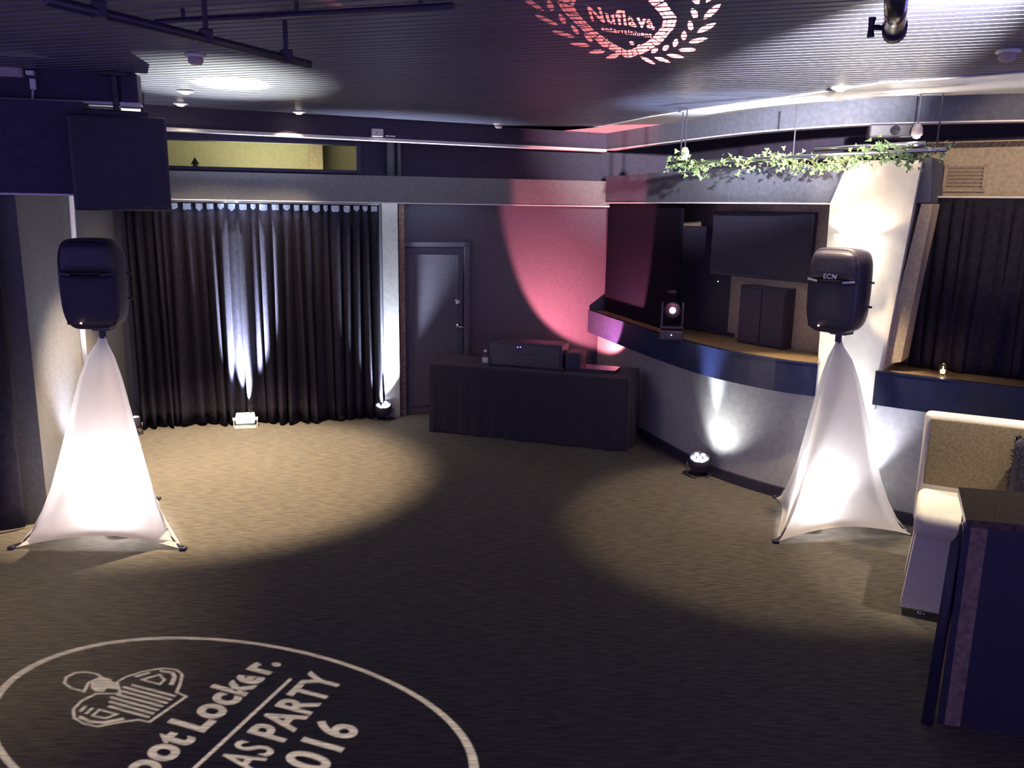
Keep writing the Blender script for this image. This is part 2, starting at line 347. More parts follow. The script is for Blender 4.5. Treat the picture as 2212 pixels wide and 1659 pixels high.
# ------------------------------------------------------------------ curtains
def curtain(name, P0, P1, z0, z1, folds, amp, label, lit_tops=True, seed=1, off=.0, group=None):
    rnd = random.Random(seed); A = Vector(P0); Bv = Vector(P1); L = (Bv-A).length; e = (Bv-A)/L; nn = Vector((e.y, -e.x))
    ph = [0]; am = []
    for k in range(folds): ph.append(ph[-1]+rnd.uniform(.6, 1.5)); am.append(rnd.uniform(.5, 1.25))
    am.append(1); T = ph[-1]; lean = [rnd.uniform(-.05, .05) for _ in range(folds+2)]; hem = [rnd.uniform(-.0, .035) for _ in range(folds+2)]
    def fn(u, v, extra=0):
        x = u*T; k = 0
        while k < folds-1 and ph[k+1] < x: k += 1
        f = (x-ph[k])/(ph[k+1]-ph[k]); wave = math.sin(math.pi*f)**.8*am[k] if f > 0 and f < 1 else 0
        top = max(0, (v-.93)/.07)
        a = amp*(.35+.65*(1-v)**.35)*(1-.55*top)
        d = wave*a + amp*.25*math.sin(7*u+3*v+seed)*(1-v)
        s = u*L + lean[k]*(1-v)*math.sin(math.pi*f)
        z = z0+(z1-z0)*v + (hem[k]*math.sin(math.pi*f) if v == 0 else 0)
        p = A+e*s+nn*(d+off+extra); return Vector((p.x, p.y, z))
    root = thing(name, label, 'curtain', (A.x, A.y, z0), group)
    mb = MB(); mb.grid(fn, folds*12, 14); obj('fabric', mb, M['curtain'], root, smooth=True, solid=.006)
    if lit_tops:  # pale tabs added where light catches the fold crests
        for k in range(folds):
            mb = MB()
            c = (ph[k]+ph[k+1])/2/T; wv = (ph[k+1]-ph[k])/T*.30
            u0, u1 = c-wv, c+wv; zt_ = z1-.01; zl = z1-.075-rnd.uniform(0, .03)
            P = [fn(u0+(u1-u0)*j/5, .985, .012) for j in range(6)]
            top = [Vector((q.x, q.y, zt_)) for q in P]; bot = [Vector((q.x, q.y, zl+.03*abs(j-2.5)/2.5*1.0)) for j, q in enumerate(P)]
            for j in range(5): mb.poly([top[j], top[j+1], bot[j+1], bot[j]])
            obj('lit_pleat_top', mb, M['lit_tops'], root, solid=.004)
    mb = MB(); mb.tube([(A.x+nn.x*off, A.y+nn.y*off, z1+.008), (Bv.x+nn.x*off, Bv.y+nn.y*off, z1+.008)], .008, 8)
    obj('curtain_track', mb, M['lip'], root)
    return root
TR = tof(onp(822, 600, wp(0, .06), wp(4, .06)))
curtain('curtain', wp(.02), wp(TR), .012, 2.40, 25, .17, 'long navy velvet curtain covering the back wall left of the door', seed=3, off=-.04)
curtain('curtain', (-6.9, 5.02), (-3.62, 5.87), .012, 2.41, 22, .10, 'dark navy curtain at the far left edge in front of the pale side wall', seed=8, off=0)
c0 = onp(2003, 430, PA, PB, -.30); c1 = Vector((c0.x+1.9*.809, c0.y-1.9*.588))
curtain('curtain', (c0.x, c0.y), (c1.x, c1.y), 1.205, 2.52, 26, .05, 'dark curtain hanging in the recess above the right ledge under the grille', lit_tops=False, seed=5)
# pilaster beside the curtain and pipe above
mb = MB(); strip(mb, [wp(TR+.03), wp(TR+.20)], -.1, .05, 0, 2.43); struct('trim_15', mb, M['paint_grey'])
mb = MB(); strip(mb, [wp(TR+.22), wp(TR+.28)], -.1, -.02, 0, 2.43); struct('trim_16', mb, M['edgewood'])
mb = MB(); a = wp(TR+.14, -.02); mb.tube([(a[0], a[1], 2.71), (a[0], a[1], 3.2)], .045, 14); mb.tube([(a[0]+.09, a[1]+.02, 2.71), (a[0]+.09, a[1]+.02, 3.2)], .022, 10)
tag(obj('pipe', mb, M['paint_band'], smooth=True, at=(a[0], a[1], 2.71)), 'grey pipe pair rising above the wall band right of the slot window', 'pipe')
# ------------------------------------------------------------------ door
d0 = tof(onp(866, 600, wp(0, -.06), wp(4, -.06))); d1 = tof(onp(1008, 600, wp(0, -.06), wp(4, -.06)))
mb = MB(); strip(mb, [wp(d0+.04), wp(d1-.04)], -.12, -.075, .01, 1.93); dr = struct('door_1', mb, M['paint_red'])
mb = MB(); strip(mb, [wp(d0-.03), wp(d0+.03)], -.1, -.03, 0, 1.98); strip(mb, [wp(d1-.03), wp(d1+.03)], -.1, -.03, 0, 1.98); strip(mb, [wp(d0-.03), wp(d1+.03)], -.1, -.03, 1.95, 2.0)
obj('door_frame', mb, M['paint_red'], dr)
mb = MB()
for z0_, z1_ in ((.10, 1.86),):
    a_, b_ = d0+.09, d1-.09
    for s, e_, zz0, zz1 in ((a_, a_+.02, z0_, z1_), (b_-.02, b_, z0_, z1_), (a_, b_, z0_, z0_+.02), (a_, b_, z1_-.02, z1_)): strip(mb, [wp(s), wp(e_)], -.08, -.065, zz0, zz1)
obj('door_moulding', mb, M['paint_red'], dr)
kp = onp(988, 653, wp(0, -.03), wp(4, -.03)); rotn = Vector((WN.x, WN.y, 0)).to_track_quat('Z', 'Y').to_matrix()
mb = MB(); mb.lathe([(.034, -.05), (.034, -.04), (.012, -.035), (.012, 0), (.030, .012), (.034, .03), (.022, .048), (.001, .05)], kp, 20, rotn); obj('door_knob', mb, M['chrome'], dr, smooth=True)
kp = onp(990, 705, wp(0, -.03), wp(4, -.03)); mb = MB(); mb.lathe([(.028, -.05), (.028, -.03), (.016, -.028), (.016, -.02), (.001, -.018)], kp, 16, rotn)
mb.tube([kp+Vector((WN.x*.0, WN.y*.0, 0)), kp+Vector((WN.x*.04, WN.y*.04, 0)), kp+Vector((WD.x*.07+WN.x*.04, WD.y*.07+WN.y*.04, -.01))], .007, 8)
obj('door_lever', mb, M['chrome'], dr, smooth=True)
# ------------------------------------------------------------------ ledges
def ledge(path, label, loc):
    r = thing('counter_ledge', label, 'counter', loc)
    mb = MB(); strip(mb, path, .10, .135, .945, 1.205); strip(mb, path, -.02, .12, .945, .965); obj('fascia', mb, M['gloss'], r)
    mb = MB(); strip(mb, path, -.5, .10, 1.165, 1.2); obj('counter_top', mb, M['wood'], r)
    mb = MB(); strip(mb, path, .092, .140, 1.2, 1.212); obj('edge_trim', mb, M['gloss'], r)
ledge(RA, 'long curved dark glossy ledge running under the television from the red corner', (1.9, 7.4, .945))
ledge(RB, 'dark glossy ledge with candle under the right hand curtain', (3.2, 6.2, .945))
# ------------------------------------------------------------------ TV, backing panel, cabinet under it
TA = (1.98, 8.07); TBv = (2.72, 7.02)              # line through the TV plane
def tvp(x, y, off=0): return onp(x, y, TA, TBv, off)
te = (Vector(TBv)-Vector(TA)).normalized(); tn = Vector((te.y, -te.x, 0)); TE = Vector((te.x, te.y, 0))
a, b = tvp(1546, 456), tvp(1764, 458); zT, zB = a.z, tvp(1650, 602).z; wdt = (b-a).length; ctr = Vector(((a.x+b.x)/2, (a.y+b.y)/2, (zT+zB)/2))
tv = thing('television', 'large black flat television mounted in the wall alcove', 'television', (ctr.x, ctr.y, zB)); rzt = math.atan2(te.y, te.x)
mb = MB(); mb.box(ctr, (wdt, .06, zT-zB), rzt, .008); obj('housing', mb, M['black'], tv)
mb = MB(); mb.box(ctr+tn*.031, (wdt-.04, .004, zT-zB-.05), rzt); obj('screen', mb, M['tvglass'], tv)
mb = MB(); mb.box(ctr-tn*.10, (.3, .14, .3), rzt, .004); obj('wall_bracket', mb, M['black_paint'], tv)
mb = MB(); p = tvp(1551, 608, .02); mb.lathe([(.004, -.003), (.004, .003)], p, 8); obj('standby_light', mb, M['led_white'], tv)
pn = thing('backing_panel', 'tall dark panel standing behind the television in the alcove', 'panel', (2.2, 7.7, 1.2))
p0, p1 = tvp(1438, 600, -.16), tvp(1716, 600, -.16); zt2 = tvp(1500, 488, -.16).z; mb = MB(); c = (p0+p1)/2; mb.box((c.x, c.y, (1.2+zt2)/2), ((Vector((p1.x-p0.x, p1.y-p0.y, 0))).length, .03, zt2-1.2), rzt, .004); obj('board', mb, M['darkbody'], pn)
mb = MB(); mb.box((c.x, c.y, 1.22), (1.0, .1, .03), rzt, .004); obj('foot_rail', mb, M['black_paint'], pn)
av = thing('equipment_cabinet', 'small dark cabinet on the ledge below the television', 'cabinet', (2.35, 7.3, 1.2))
p0, p1 = tvp(1612, 690, .0), tvp(1712, 690, .0); c = (p0+p1)/2; wd = (Vector((p1.x-p0.x, p1.y-p0.y, 0))).length; h2 = tvp(1660, 618).z
mb = MB(); mb.box((c.x, c.y, (1.2+h2)/2), (wd, .22, h2-1.2), rzt, .006); obj('body', mb, M['black'], av)
mb = MB()
for s in (-1, 1): mb.box((c.x+TE.x*wd*.25*s+tn.x*.115, c.y+TE.y*wd*.25*s+tn.y*.115, (1.2+h2)/2), (wd*.46, .012, (h2-1.2)*.92), rzt, .003)
obj('doors', mb, M['darkbody'], av)
# near-black sheet added across the left alcove, its shade put into the colour
mb = MB(); strip(mb, RALL[0:11], -.10, -.07, 1.212, 2.46); tag(obj('alcove_shade', mb, M['board']), 'near-black sheet painted as the shade of the alcove between the red corner and the television', 'panel')
# moving head light
mh = thing('moving_head_light', 'black moving head stage light with glowing red lens on the left ledge', 'stage light', (0, 0, 0))
P = onp(1452, 702, (1.62, 8.2), (2.0, 7.3)); P = Vector((1.80, 7.92, 1.2))
P = ray(1452, 690); k = 8.0/math.hypot(P.x, P.y); P = Vector((P.x*k, P.y*k, 1.2)); mh.location = P
mb = MB(); mb.box(P+Vector((0, 0, .045)), (.22, .20, .09), -.2, .015); obj('base', mb, M['black'], mh)
mb = MB(); mb.box(P+Vector((0, 0, .11)), (.20, .09, .03), -.2, .01)
for s in (-1, 1): mb.box(P+Vector((s*.093, -s*.0185, .22)), (.022, .09, .25), -.2, .01)
obj('yoke', mb, M['black'], mh)
fd = Vector((-.19, -.97, .12)).normalized(); rq = fd.to_track_quat('Z', 'Y').to_matrix(); HC = P+Vector((0, 0, .27))
mb = MB(); mb.lathe([(.03, -.12), (.065, -.11), (.078, -.04), (.078, .05), (.066, .10), (.050, .105)], HC, 24, rq); obj('head', mb, M['black'], mh, smooth=True)
mb = MB(); mb.lathe([(.001, .108), (.030, .108), (.030, .102)], HC, 20, rq); obj('lens', mb, M['led_pink'], mh)
mb = MB(); mb.box(P+Vector((-.02, -.103, .05)), (.006, .006, .006)); obj('indicator', mb, M['led_white'], mh)
# ------------------------------------------------------------------ scrimmed speaker stands with speakers
def scrim_stand(F1, F2, F3, top, label, lamp_xy, lp, off_l):
    c = (Vector(F1)+Vector(F2)+Vector(F3))/3; r = thing('speaker_stand', label, 'speaker stand', (c.x, c.y, 0))
    prof = [(0, 1.0), (.035, .90), (.09, .80), (.17, .70), (.28, .60), (.41, .51), (.55, .42), (.68, .335), (.80, .255), (.90, .165), (.965, .065), (1, .035)]
    Fs = [Vector(F1), Vector(F2), Vector(F3)]
    def ring(zf, rr):
        pts = []
        for i in range(3):
            a = c+(Fs[i]-c)*rr; b = c+(Fs[(i+1) % 3]-c)*rr
            for k in range(10):
                t = k/10; p = a.lerp(b, t); bow = math.sin(math.pi*t); p = p.lerp(c, .13*bow*(1 if rr > .1 else .2)*min(1, rr*2.2))
                zz = zf*top + (.085*bow**.8 if zf == 0 else .05*bow*max(0, 1-zf*12))
                pts.append(Vector((p.x, p.y, zz+ (.004 if zf == 0 else 0)*(1-bow))))
        return pts
    mb = MB(); rows = [[mb.bm.verts.new(p) for p in ring(z, rr)] for z, rr in prof]
    for q, w in zip(rows, rows[1:]):
        for k in range(30): mb.bm.faces.new((q[k], q[(k+1) % 30], w[(k+1) % 30], w[k]))
    o = obj('stretch_cover', mb, M['scrim'], r, smooth=True)
    mb = MB(); mb.tube([(c.x, c.y, .35), (c.x, c.y, 1.0)], .02, 12); mb.tube([(c.x, c.y, 1.0), (c.x, c.y, top+.09)], .0165, 12); obj('pole', mb, M['black_paint'], r, smooth=True)
    for f_ in Fs:
        e = c.lerp(f_, .985); mb = MB(); e9 = c.lerp(f_, .90); mb.tube([(c.x+(e.x-c.x)*.04, c.y+(e.y-c.y)*.04, .60), (e9.x, e9.y, .035), (e.x, e.y, .022)], .010, 8); lg = obj('leg', mb, M['black_paint'], r)
        mb = MB(); mb.tube([(e.x, e.y, .02), (e.x+(f_.x-c.x)*.02, e.y+(f_.y-c.y)*.02, .0) , ], [.02, .024], 10); mb.box((e.x+(f_.x-c.x)*.015, e.y+(f_.y-c.y)*.015, .012), (.045, .045, .024), 0, .006); obj('foot', mb, M['black'], lg)
    L = Vector(lamp_xy); mb = MB(); mb.lathe([(.07, 0), (.08, .03), (.08, .09), (.06, .095)], (L.x, L.y, 0), 16); tag(obj('floor_lamp', mb, M['black'], at=(L.x, L.y, 0)), 'small par lamp glowing inside the '+('left' if off_l else 'right')+' white cover', 'lamp')
    spot('cover_lamp', (L.x, L.y, .14), (c.x, c.y, 1.1), lp, (.92, .95, 1.0), 120, .8, .03)
    point('cover_lamp', (L.x, L.y, .26), lp*.20, (.96, .95, .95), .03)
    return c
cL = scrim_stand((-3.49, 5.47), (-2.30, 5.50), (-2.9, 6.50), 1.47, 'white stretch covered tripod speaker stand on the left, lit from inside', (-2.86, 5.78), 95, True)
cR = scrim_stand((1.97, 5.80), (3.08, 5.98), (2.27, 6.78), 1.47, 'white stretch covered tripod speaker stand on the right, lit from inside', (2.30, 6.1), 75, False)

def speaker(c, z, yaw, label, marked=True, scale=1.0):
    r = thing('loudspeaker', label, 'speaker', (c.x, c.y, z))
    Rm = Matrix.Rotation(yaw, 3, 'Z'); O = Vector((c.x, c.y, z))
    def loc(x, y, zz): return O + Rm @ Vector((x*scale, y*scale, zz*scale))
    HH, WW = .63, .40
    def sec(y, sx, sz, bow, zc=.315, n=40):
        out = []
        for k in range(n):
            t = 2*math.pi*k/n; ct, st = math.cos(t), math.sin(t); ex = .42
            x = math.copysign(abs(ct)**ex, ct)*WW/2*sx; zz = math.copysign(abs(st)**ex, st)*HH/2*sz
            tp = 1 - .10*max(0, -zz/(HH/2))**2 - .05*max(0, zz/(HH/2))**2
            x *= tp; yy = y - bow*(1-(x/(WW/2))**2)*(1-(abs(zz)/(HH/2))**3)
            out.append(loc(x, yy, zz+zc))
        return out
    def loft(mb, secs):
        rows = [[mb.bm.verts.new(p) for p in s] for s in secs]; n = len(rows[0])
        for q, w in zip(rows, rows[1:]):
            for k in range(n): mb.bm.faces.new((q[k], q[(k+1) % n], w[(k+1) % n], w[k]))
        mb.bm.faces.new(rows[0]); mb.bm.faces.new(rows[-1][::-1])
    mb = MB(); loft(mb, [sec(-.175, .97, .97, .0), sec(-.165, 1, 1, 0), sec(-.03, 1, 1, 0), sec(.04, .95, .985, 0), (sec(.12, .80, .95, 0)), sec(.18, .62, .90, 0), sec(.195, .55, .85, 0)])
    obj('cabinet', mb, M['black'], r, smooth=True)
    # grille (lower 60%) and horn cap (upper)
    mb = MB()
    def g(u, v):
        x = (u-.5)*WW*.90; zz = .035+v*.35; ed = min(1, 6*min(u, 1-u), 6*min(v, 1-v)); return loc(x*(1-.10*(1-v)**2), -.176-.028*ed**.5*(1-(2*u-1)**2*.5), zz)
    mb.grid(g, 16, 10); obj('grille', mb, M['grille'], r, smooth=True, solid=.003)
    mb = MB()
    def h(u, v):
        x = (u-.5)*WW*.93*(1-.12*max(0, v-.55)/.45); zz = .395+v*.215*(1-.12*(2*u-1)**4); ed = min(1, 5*min(u, 1-u), 5*min(v, 1-v)); return loc(x, -.177-.034*ed**.5, zz)
    mb.grid(h, 16, 10); obj('horn_cap', mb, M['black'], r, smooth=True, solid=.003)
    for s in (-1, 1):
        mb = MB(); mb.prism([loc(s*.185, -.196, .385), loc(s*.10, -.212, .375), loc(s*.10, -.212, .388), loc(s*.185, -.196, .402)], Rm @ Vector((0, -.006, 0)))
        obj('trim_bar', mb, M['silver_ink'] if marked else M['black'], r)
    if marked:
        me = text_mesh('ECN', .05, .001, .0006, 1.1); me.transform(Matrix.Translation(loc(.0, -.218, .405)) @ Rm.to_4x4() @ Matrix.Rotation(math.pi/2, 4, 'X')); me.transform(Matrix.Translation(-O)); me.materials.append(M['silver_ink'])
        o = bpy.data.objects.new('logo', me); COL.objects.link(o); o.parent = r
    mb = MB(); mb.lathe([(.001, -.006), (.006, -.004), (.008, 0), (.006, .004), (.001, .006)], loc(-.06, -.208, .05), 12); obj('power_light', mb, M['led_orange'], r)
    for zz in (.38, .20):
        mb = MB(); mb.tube([loc(.19, .02, zz), loc(.222, .02, zz)], .009, 8)
        obj('rigging_knob', mb, M['black_paint'], r)
    mb = MB(); mb.prism([loc(-.06, -.03, -.028), loc(.06, -.03, -.028), loc(.06, .11, -.028), loc(-.06, .11, -.028)], (0, 0, .04)); mb.tube([loc(0, .0, -.085), loc(0, .0, -.0)], .024, 12); obj('pole_socket', mb, M['black_paint'], r)
    return r
speaker(cL, 1.535, .10, 'black loudspeaker on top of the left white covered stand', marked=False, scale=.98)
speaker(cR, 1.535, -.85, 'black loudspeaker with silver lettering on top of the right white covered stand', scale=.98)
# hung speaker
P = ray(261, 356); k = 6.55/math.hypot(P.x, P.y); c = Vector((P.x*k, P.y*k, H+P.z*k)); hs = thing('hanging_speaker', 'large black box speaker hung from the ceiling above the left stand', 'speaker', (c.x, c.y, c.z))
rzh = math.atan2(c.x, c.y); rzh = -rzh*-1 if False else math.atan2(-c.x, c.y)*1.0
hb = MB(); hb.box(c, (.60, .42, .62), rzh, .02); obj('cabinet', hb, M['black'], hs)
hb = MB(); hb.box(c+Vector((-c.x, -c.y, 0)).normalized()*.215, (.55, .01, .57), rzh, .003); obj('grille', hb, M['grille'], hs)
hb = MB(); hb.tube([c+Vector((0, 0, .3)), c+Vector((0, 0, 3.245-c.z))], .02, 10); hb.box(c+Vector((-.05, 0, .335)), (.5, .1, .05), rzh, .01); hb.box(Vector((c.x, c.y, 3.235)), (.16, .16, .02), rzh); obj('ceiling_bracket', hb, M['black_paint'], hs)
# conduit on the side wall
a = onp(153, 420, LB, L2, .02); b = onp(160, 520, LB, L2, .02); mb = MB(); mb.tube([a+Vector((0, 0, .25)), a, b, Vector((b.x, b.y, .6))], .022, 10)
tag(obj('conduit', mb, M['lip'], at=(b.x, b.y, .6), smooth=True), 'pale vertical pipe on the side wall behind the left loudspeaker', 'pipe')
# ------------------------------------------------------------------ uplights
def par(P, label, tilt, yaw=0, r=.095, leds=True):
    t = thing('par_uplight', label, 'stage light', (P[0], P[1], 0)); c = Vector((P[0], P[1], .13)); d = Vector(tilt).normalized(); rq = d.to_track_quat('Z', 'Y').to_matrix()
    mb = MB(); mb.lathe([(r*.75, -.06), (r*.98, -.05), (r, 0), (r, .055), (r*.93, .06), (r*.9, .045)], c, 28, rq); obj('can', mb, M['black_paint'], t, smooth=True)
    mb = MB()
    for k in range(7):
        o = Vector((0, 0, .05)) if k == 0 else Vector((math.cos(k*math.pi/3)*r*.58, math.sin(k*math.pi/3)*r*.58, .05)); mb.lathe([(r*.20, -.004), (r*.22, .0), (r*.14, .008), (.001, .01)], c+rq@o, 12, rq)
    obj('led_lens', mb, M['led_white'], t, smooth=True)
    mb = MB(); mb.tube([(P[0]-r-.02, P[1], .13), (P[0]-r-.02, P[1], .012), (P[0]+r+.02, P[1], .012), (P[0]+r+.02, P[1], .13)], .009, 8)
    mb.tube([(P[0]-r*.5, P[1]-.09, .01), (P[0]-r-.02, P[1], .012), (P[0]-r*.5, P[1]+.09, .01)], .008, 8); mb.tube([(P[0]+r*.5, P[1]-.09, .01), (P[0]+r+.02, P[1], .012), (P[0]+r*.5, P[1]+.09, .01)], .008, 8)
    obj('yoke', mb, M['black_paint'], t, smooth=True)
    return c+d*.075
U3 = flat(829, 905); U3 = Vector((U3.x, U3.y-.02, 0)); c3 = par(U3, 'round black uplight glowing beside the curtain end at the pilaster', (.05, -.35, 1))
U4 = flat(1509, 1027); c4 = par(U4, 'round black uplight with glowing lenses at the foot of the grey curved wall', (-.10, -.35, 1))
U1 = Vector((-3.40, 6.62, 0)); c1_ = par(U1, 'round black uplight mostly hidden behind the left white covered stand', (-.1, .0, 1))
U5 = Vector((2.72, 6.36, 0)); c5 = par(U5, 'round black uplight mostly hidden behind the right white covered stand', (.1, .1, 1))
US = flat(290, 934); par((US.x+.05, US.y-.06), 'small dark uplight at the left end of the back curtain', (0, 0, 1), r=.05)
U2 = flat(531, 922); wb = thing('wash_light', 'bright white housed wash light on the carpet in front of the back curtain', 'stage light', (U2.x, U2.y, 0)); rz2 = .25
mb = MB(); mb.box((U2.x, U2.y, .09), (.20, .12, .085), rz2, .012); obj('housing', mb, M['fixture_lit'], wb)
mb = MB(); mb.box((U2.x, U2.y, .142), (.19, .11, .016), rz2, .004); obj('visor', mb, M['fixture_lit'], wb)
mb = MB()
for s in (-1, 1): mb.tube([(U2.x+s*.102, U2.y+s*.026, .09), (U2.x+s*.128, U2.y+s*.032, .09)], .018, 10); mb.box((U2.x+s*.118, U2.y+s*.03, .05), (.008, .03, .1), rz2); 
mb.box((U2.x, U2.y, .006), (.22, .12, .012), rz2); obj('bracket', mb, M['white_plastic'], wb)
spot('wash_light_lamp', (U2.x+.01, U2.y-.04, .20), (U2.x+.03, U2.y+.22, 2.0), 6500, COOL, 46, .9, .03)
spot('wash_light_lamp', (U2.x+.05, U2.y-.02, .22), (-2.09, 6.42, 3.25), 14000, (.97, 1.0, .93), 9, .8, .02)
spot('wash_light_lamp', (U2.x+.05, U2.y-.02, .22), (-2.25, 6.5, 3.25), 2600, (.95, 1.0, .90), 28, 1.0, .02)
spot('par_lamp', c3, c3+Vector((.0, .2, 1.6)), 1700, COOL, 66, .9, .03)
spot('par_lamp', c4+Vector((.0, -.03, .02)), c4+Vector((.13, .08, 1.0)), 260, COOL, 24, 1.0, .03)
spot('par_lamp', c4+Vector((-.10, -.12, .02)), c4+Vector((.55, .05, .75)), 32, (.95, .95, .93), 92, 1.0, .03)
spot('par_lamp', c4+Vector((-.12, -.08, .04)), (1.62, 7.1, 3.2), 900, (.62, .78, 1.0), 36, 1.0, .03)
spot('par_lamp', c5+Vector((0, 0, .05)), (2.35, 6.62, 2.85), 420, (.98, 1.0, .92), 40, .9, .03)
spot('par_lamp', c1_, c1_+Vector((-.10, .05, 1.0)), 260, (.86, .86, 1.0), 70, .9, .03)
spot('par_lamp', c5, c5+Vector((.22, .1, 1.0)), 160, (.85, .86, 1.0), 70, .9, .03)
# ------------------------------------------------------------------ DJ table
T0 = Vector((-.88, 8.80)); T1 = Vector((1.15, 8.12)); te_ = (T1-T0).normalized(); tb = Vector((-te_.y, te_.x)); ZT = .74
def tq(u, v, z): p = T0+te_*u+tb*v; return Vector((p.x, p.y, z))
TL = (T1-T0).length; rzT = math.atan2(te_.y, te_.x)
tt = thing('folding_table', 'folding table under a black cloth in front of the red corner', 'table', tq(TL/2, .32, 0))
mb = MB(); mb.box(tq(TL/2, .32, ZT-.02), (TL-.04, .6, .03), rzT, .004); obj('tabletop', mb, M['darkbody'], tt)
for u, v in ((.1, .08), (TL-.1, .08), (.1, .56), (TL-.1, .56)):
    mb = MB(); mb.tube([tq(u, v, 0), tq(u, v, ZT-.035)], .014, 8); obj('leg', mb, M['black_paint'], tt)
mb = MB(); per = []
for k in range(40): per.append((k/40*TL, 0, 0, -1))
for k in range(14): per.append((TL, k/14*.64, 1, 0))
for k in range(40): per.append((TL-k/40*TL, .64, 0, 1))
for k in range(14): per.append((0, .64-k/14*.64, -1, 0))
rows = []
for zf in (1, .97, .6, .3, 0):
    row = []
    for k, (u, v, nu_, nv_) in enumerate(per):
        fl = (.012*math.sin(k*1.9)+.012*math.sin(k*.7+1))*(1-zf)+.012*(zf < 1)+.02*(1-zf); row.append(mb.bm.verts.new(tq(u+nu_*fl, v+nv_*fl, ZT*zf+.004+(.0 if zf else .006))))
    rows.append(row)
for q, w in zip(rows, rows[1:]):
    for k in range(len(q)): mb.bm.faces.new((q[k], q[(k+1) % len(q)], w[(k+1) % len(q)], w[k]))
mb.bm.faces.new(rows[0])
tag(obj('tablecloth', mb, M['cloth'], smooth=False, at=tq(TL/2, .32, 0)), 'black cloth draped to the floor over the equipment table', 'tablecloth')
ZD = ZT+.006
def tcol(x, y, v):                                  # point over the table line at depth v
    return onp(x, y, tq(0, v, 0), tq(1, v, 0))
# mixer case: upright road case with control panel
a, b = tcol(1056, 800, .15), tcol(1212, 800, .15); ua = (a.xy-T0).dot(te_); ub = (b.xy-T0).dot(te_); zt_ = tcol(1130, 741, .15).z
dj = thing('disc_jockey_case', 'black upright equipment case with two blue lights on the covered table', 'equipment case', tq((ua+ub)/2, .25, ZD))
mb = MB(); mb.box(tq((ua+ub)/2, .30, (ZD+zt_)/2), (ub-ua, .28, zt_-ZD), rzT, .01); obj('case', mb, M['black'], dj)
mb = MB(); mb.box(tq((ua+ub)/2, .155, (ZD+zt_)/2), (ub-ua-.04, .012, zt_-ZD-.04), rzT, .003); obj('front_panel', mb, M['darkbody'], dj)
mb = MB()
for j in range(3): mb.box(tq((ua+ub)/2, .146, ZD+.05+.045*j), (.24, .006, .014), rzT)
obj('control_strip', mb, M['gloss'], dj)
for s in (-1, 1):
    mb = MB(); mb.lathe([(.001, -.006), (.006, 0), (.001, .006)], tcol(1121+s*3, 750, .14), 10); obj('blue_light', mb, M['led_blue'], dj)
a, b = tcol(1216, 790, .2), tcol(1249, 790, .2); ua = (a.xy-T0).dot(te_); ub = (b.xy-T0).dot(te_); zt3 = tcol(1232, 762, .2).z
mx = thing('amplifier_case', 'small ribbed black case right of the upright case', 'equipment case', tq((ua+ub)/2+.05, .3, ZD))
mb = MB(); mb.box(tq((ua+ub)/2+.02, .34, (ZD+zt3)/2), (ub-ua, .26, zt3-ZD), rzT, .008); obj('case', mb, M['black'], mx)
mb = MB()
for j in range(6): mb.box(tq(ua+.03+j*(ub-ua)/6, .207, (ZD+zt3)/2), (.008, .01, (zt3-ZD)*.8), rzT)
obj('ribs', mb, M['gloss'], mx)
a, b = tcol(1254, 805, .25), tcol(1331, 805, .25); ua = (a.xy-T0).dot(te_); ub = (b.xy-T0).dot(te_)
lp = thing('laptop', 'flat closed black laptop at the right end of the covered table', 'laptop', tq((ua+ub)/2, .3, ZD))
mb = MB(); mb.box(tq((ua+ub)/2, .34, ZD+.012), (ub-ua, .26, .022), rzT, .005); obj('base', mb, M['black'], lp)
mb = MB(); mb.box(tq((ua+ub)/2, .34, ZD+.028), (ub-ua, .26, .009), rzT, .003); obj('lid', mb, M['tvglass'], lp)
p = tcol(1048, 797, .12); u = (p.xy-T0).dot(te_); g = thing('water_bottle', 'small clear bottle left of the upright case on the covered table', 'bottle', tq(u, .12, ZD))
mb = MB(); mb.lathe([(.026, 0), (.03, .01), (.03, .10), (.012, .13), (.012, .15)], tq(u, .12, ZD), 16); obj('body', mb, M['glass'], g, smooth=True)
mb = MB(); mb.lathe([(.0305, .035), (.0305, .085)], tq(u, .12, ZD), 16); obj('label_band', mb, M['white_plastic'], g, smooth=True)
mb = MB(); mb.lathe([(.015, .148), (.015, .17), (.001, .171)], tq(u, .12, ZD), 16); obj('cap', mb, M['white_plastic'], g)
p = tcol(1212, 797, .08); u = (p.xy-T0).dot(te_); g = thing('shot_glass', 'tiny glass at the right foot of the upright case', 'glass', tq(u+.02, .06, ZD))
mb = MB(); mb.lathe([(.014, 0), (.018, .05), (.016, .05), (.012, .006), (.001, .006)], tq(u+.02, .06, ZD), 14); obj('bowl', mb, M['glass'], g, smooth=True)
# red wash fixture behind the table
rw = tq(1.43, .55, ZD); rf = thing('red_wash_light', 'small red wash light hidden behind the cases on the covered table', 'stage light', rw)
mb = MB(); mb.box(rw+Vector((0, 0, .006)), (.14, .10, .012), rzT, .003); obj('base', mb, M['black_paint'], rf)
rdir = Vector((.6, .85, .5)).normalized(); rq = rdir.to_track_quat('Z', 'Y').to_matrix(); rc = rw+Vector((0, 0, .075))
mb = MB(); mb.lathe([(.03, -.05), (.048, -.04), (.052, .04), (.045, .05), (.042, .035)], rc, 20, rq); obj('can', mb, M['black_paint'], rf, smooth=True)
mb = MB(); mb.lathe([(.042, .037), (.001, .042)], rc, 20, rq); obj('lens', mb, M['led_pink'], rf)
spot('red_wash_lamp', rc+rdir*.065, rc+Vector((.45, .9, .85)), 400, RED, 99, .16, .03)
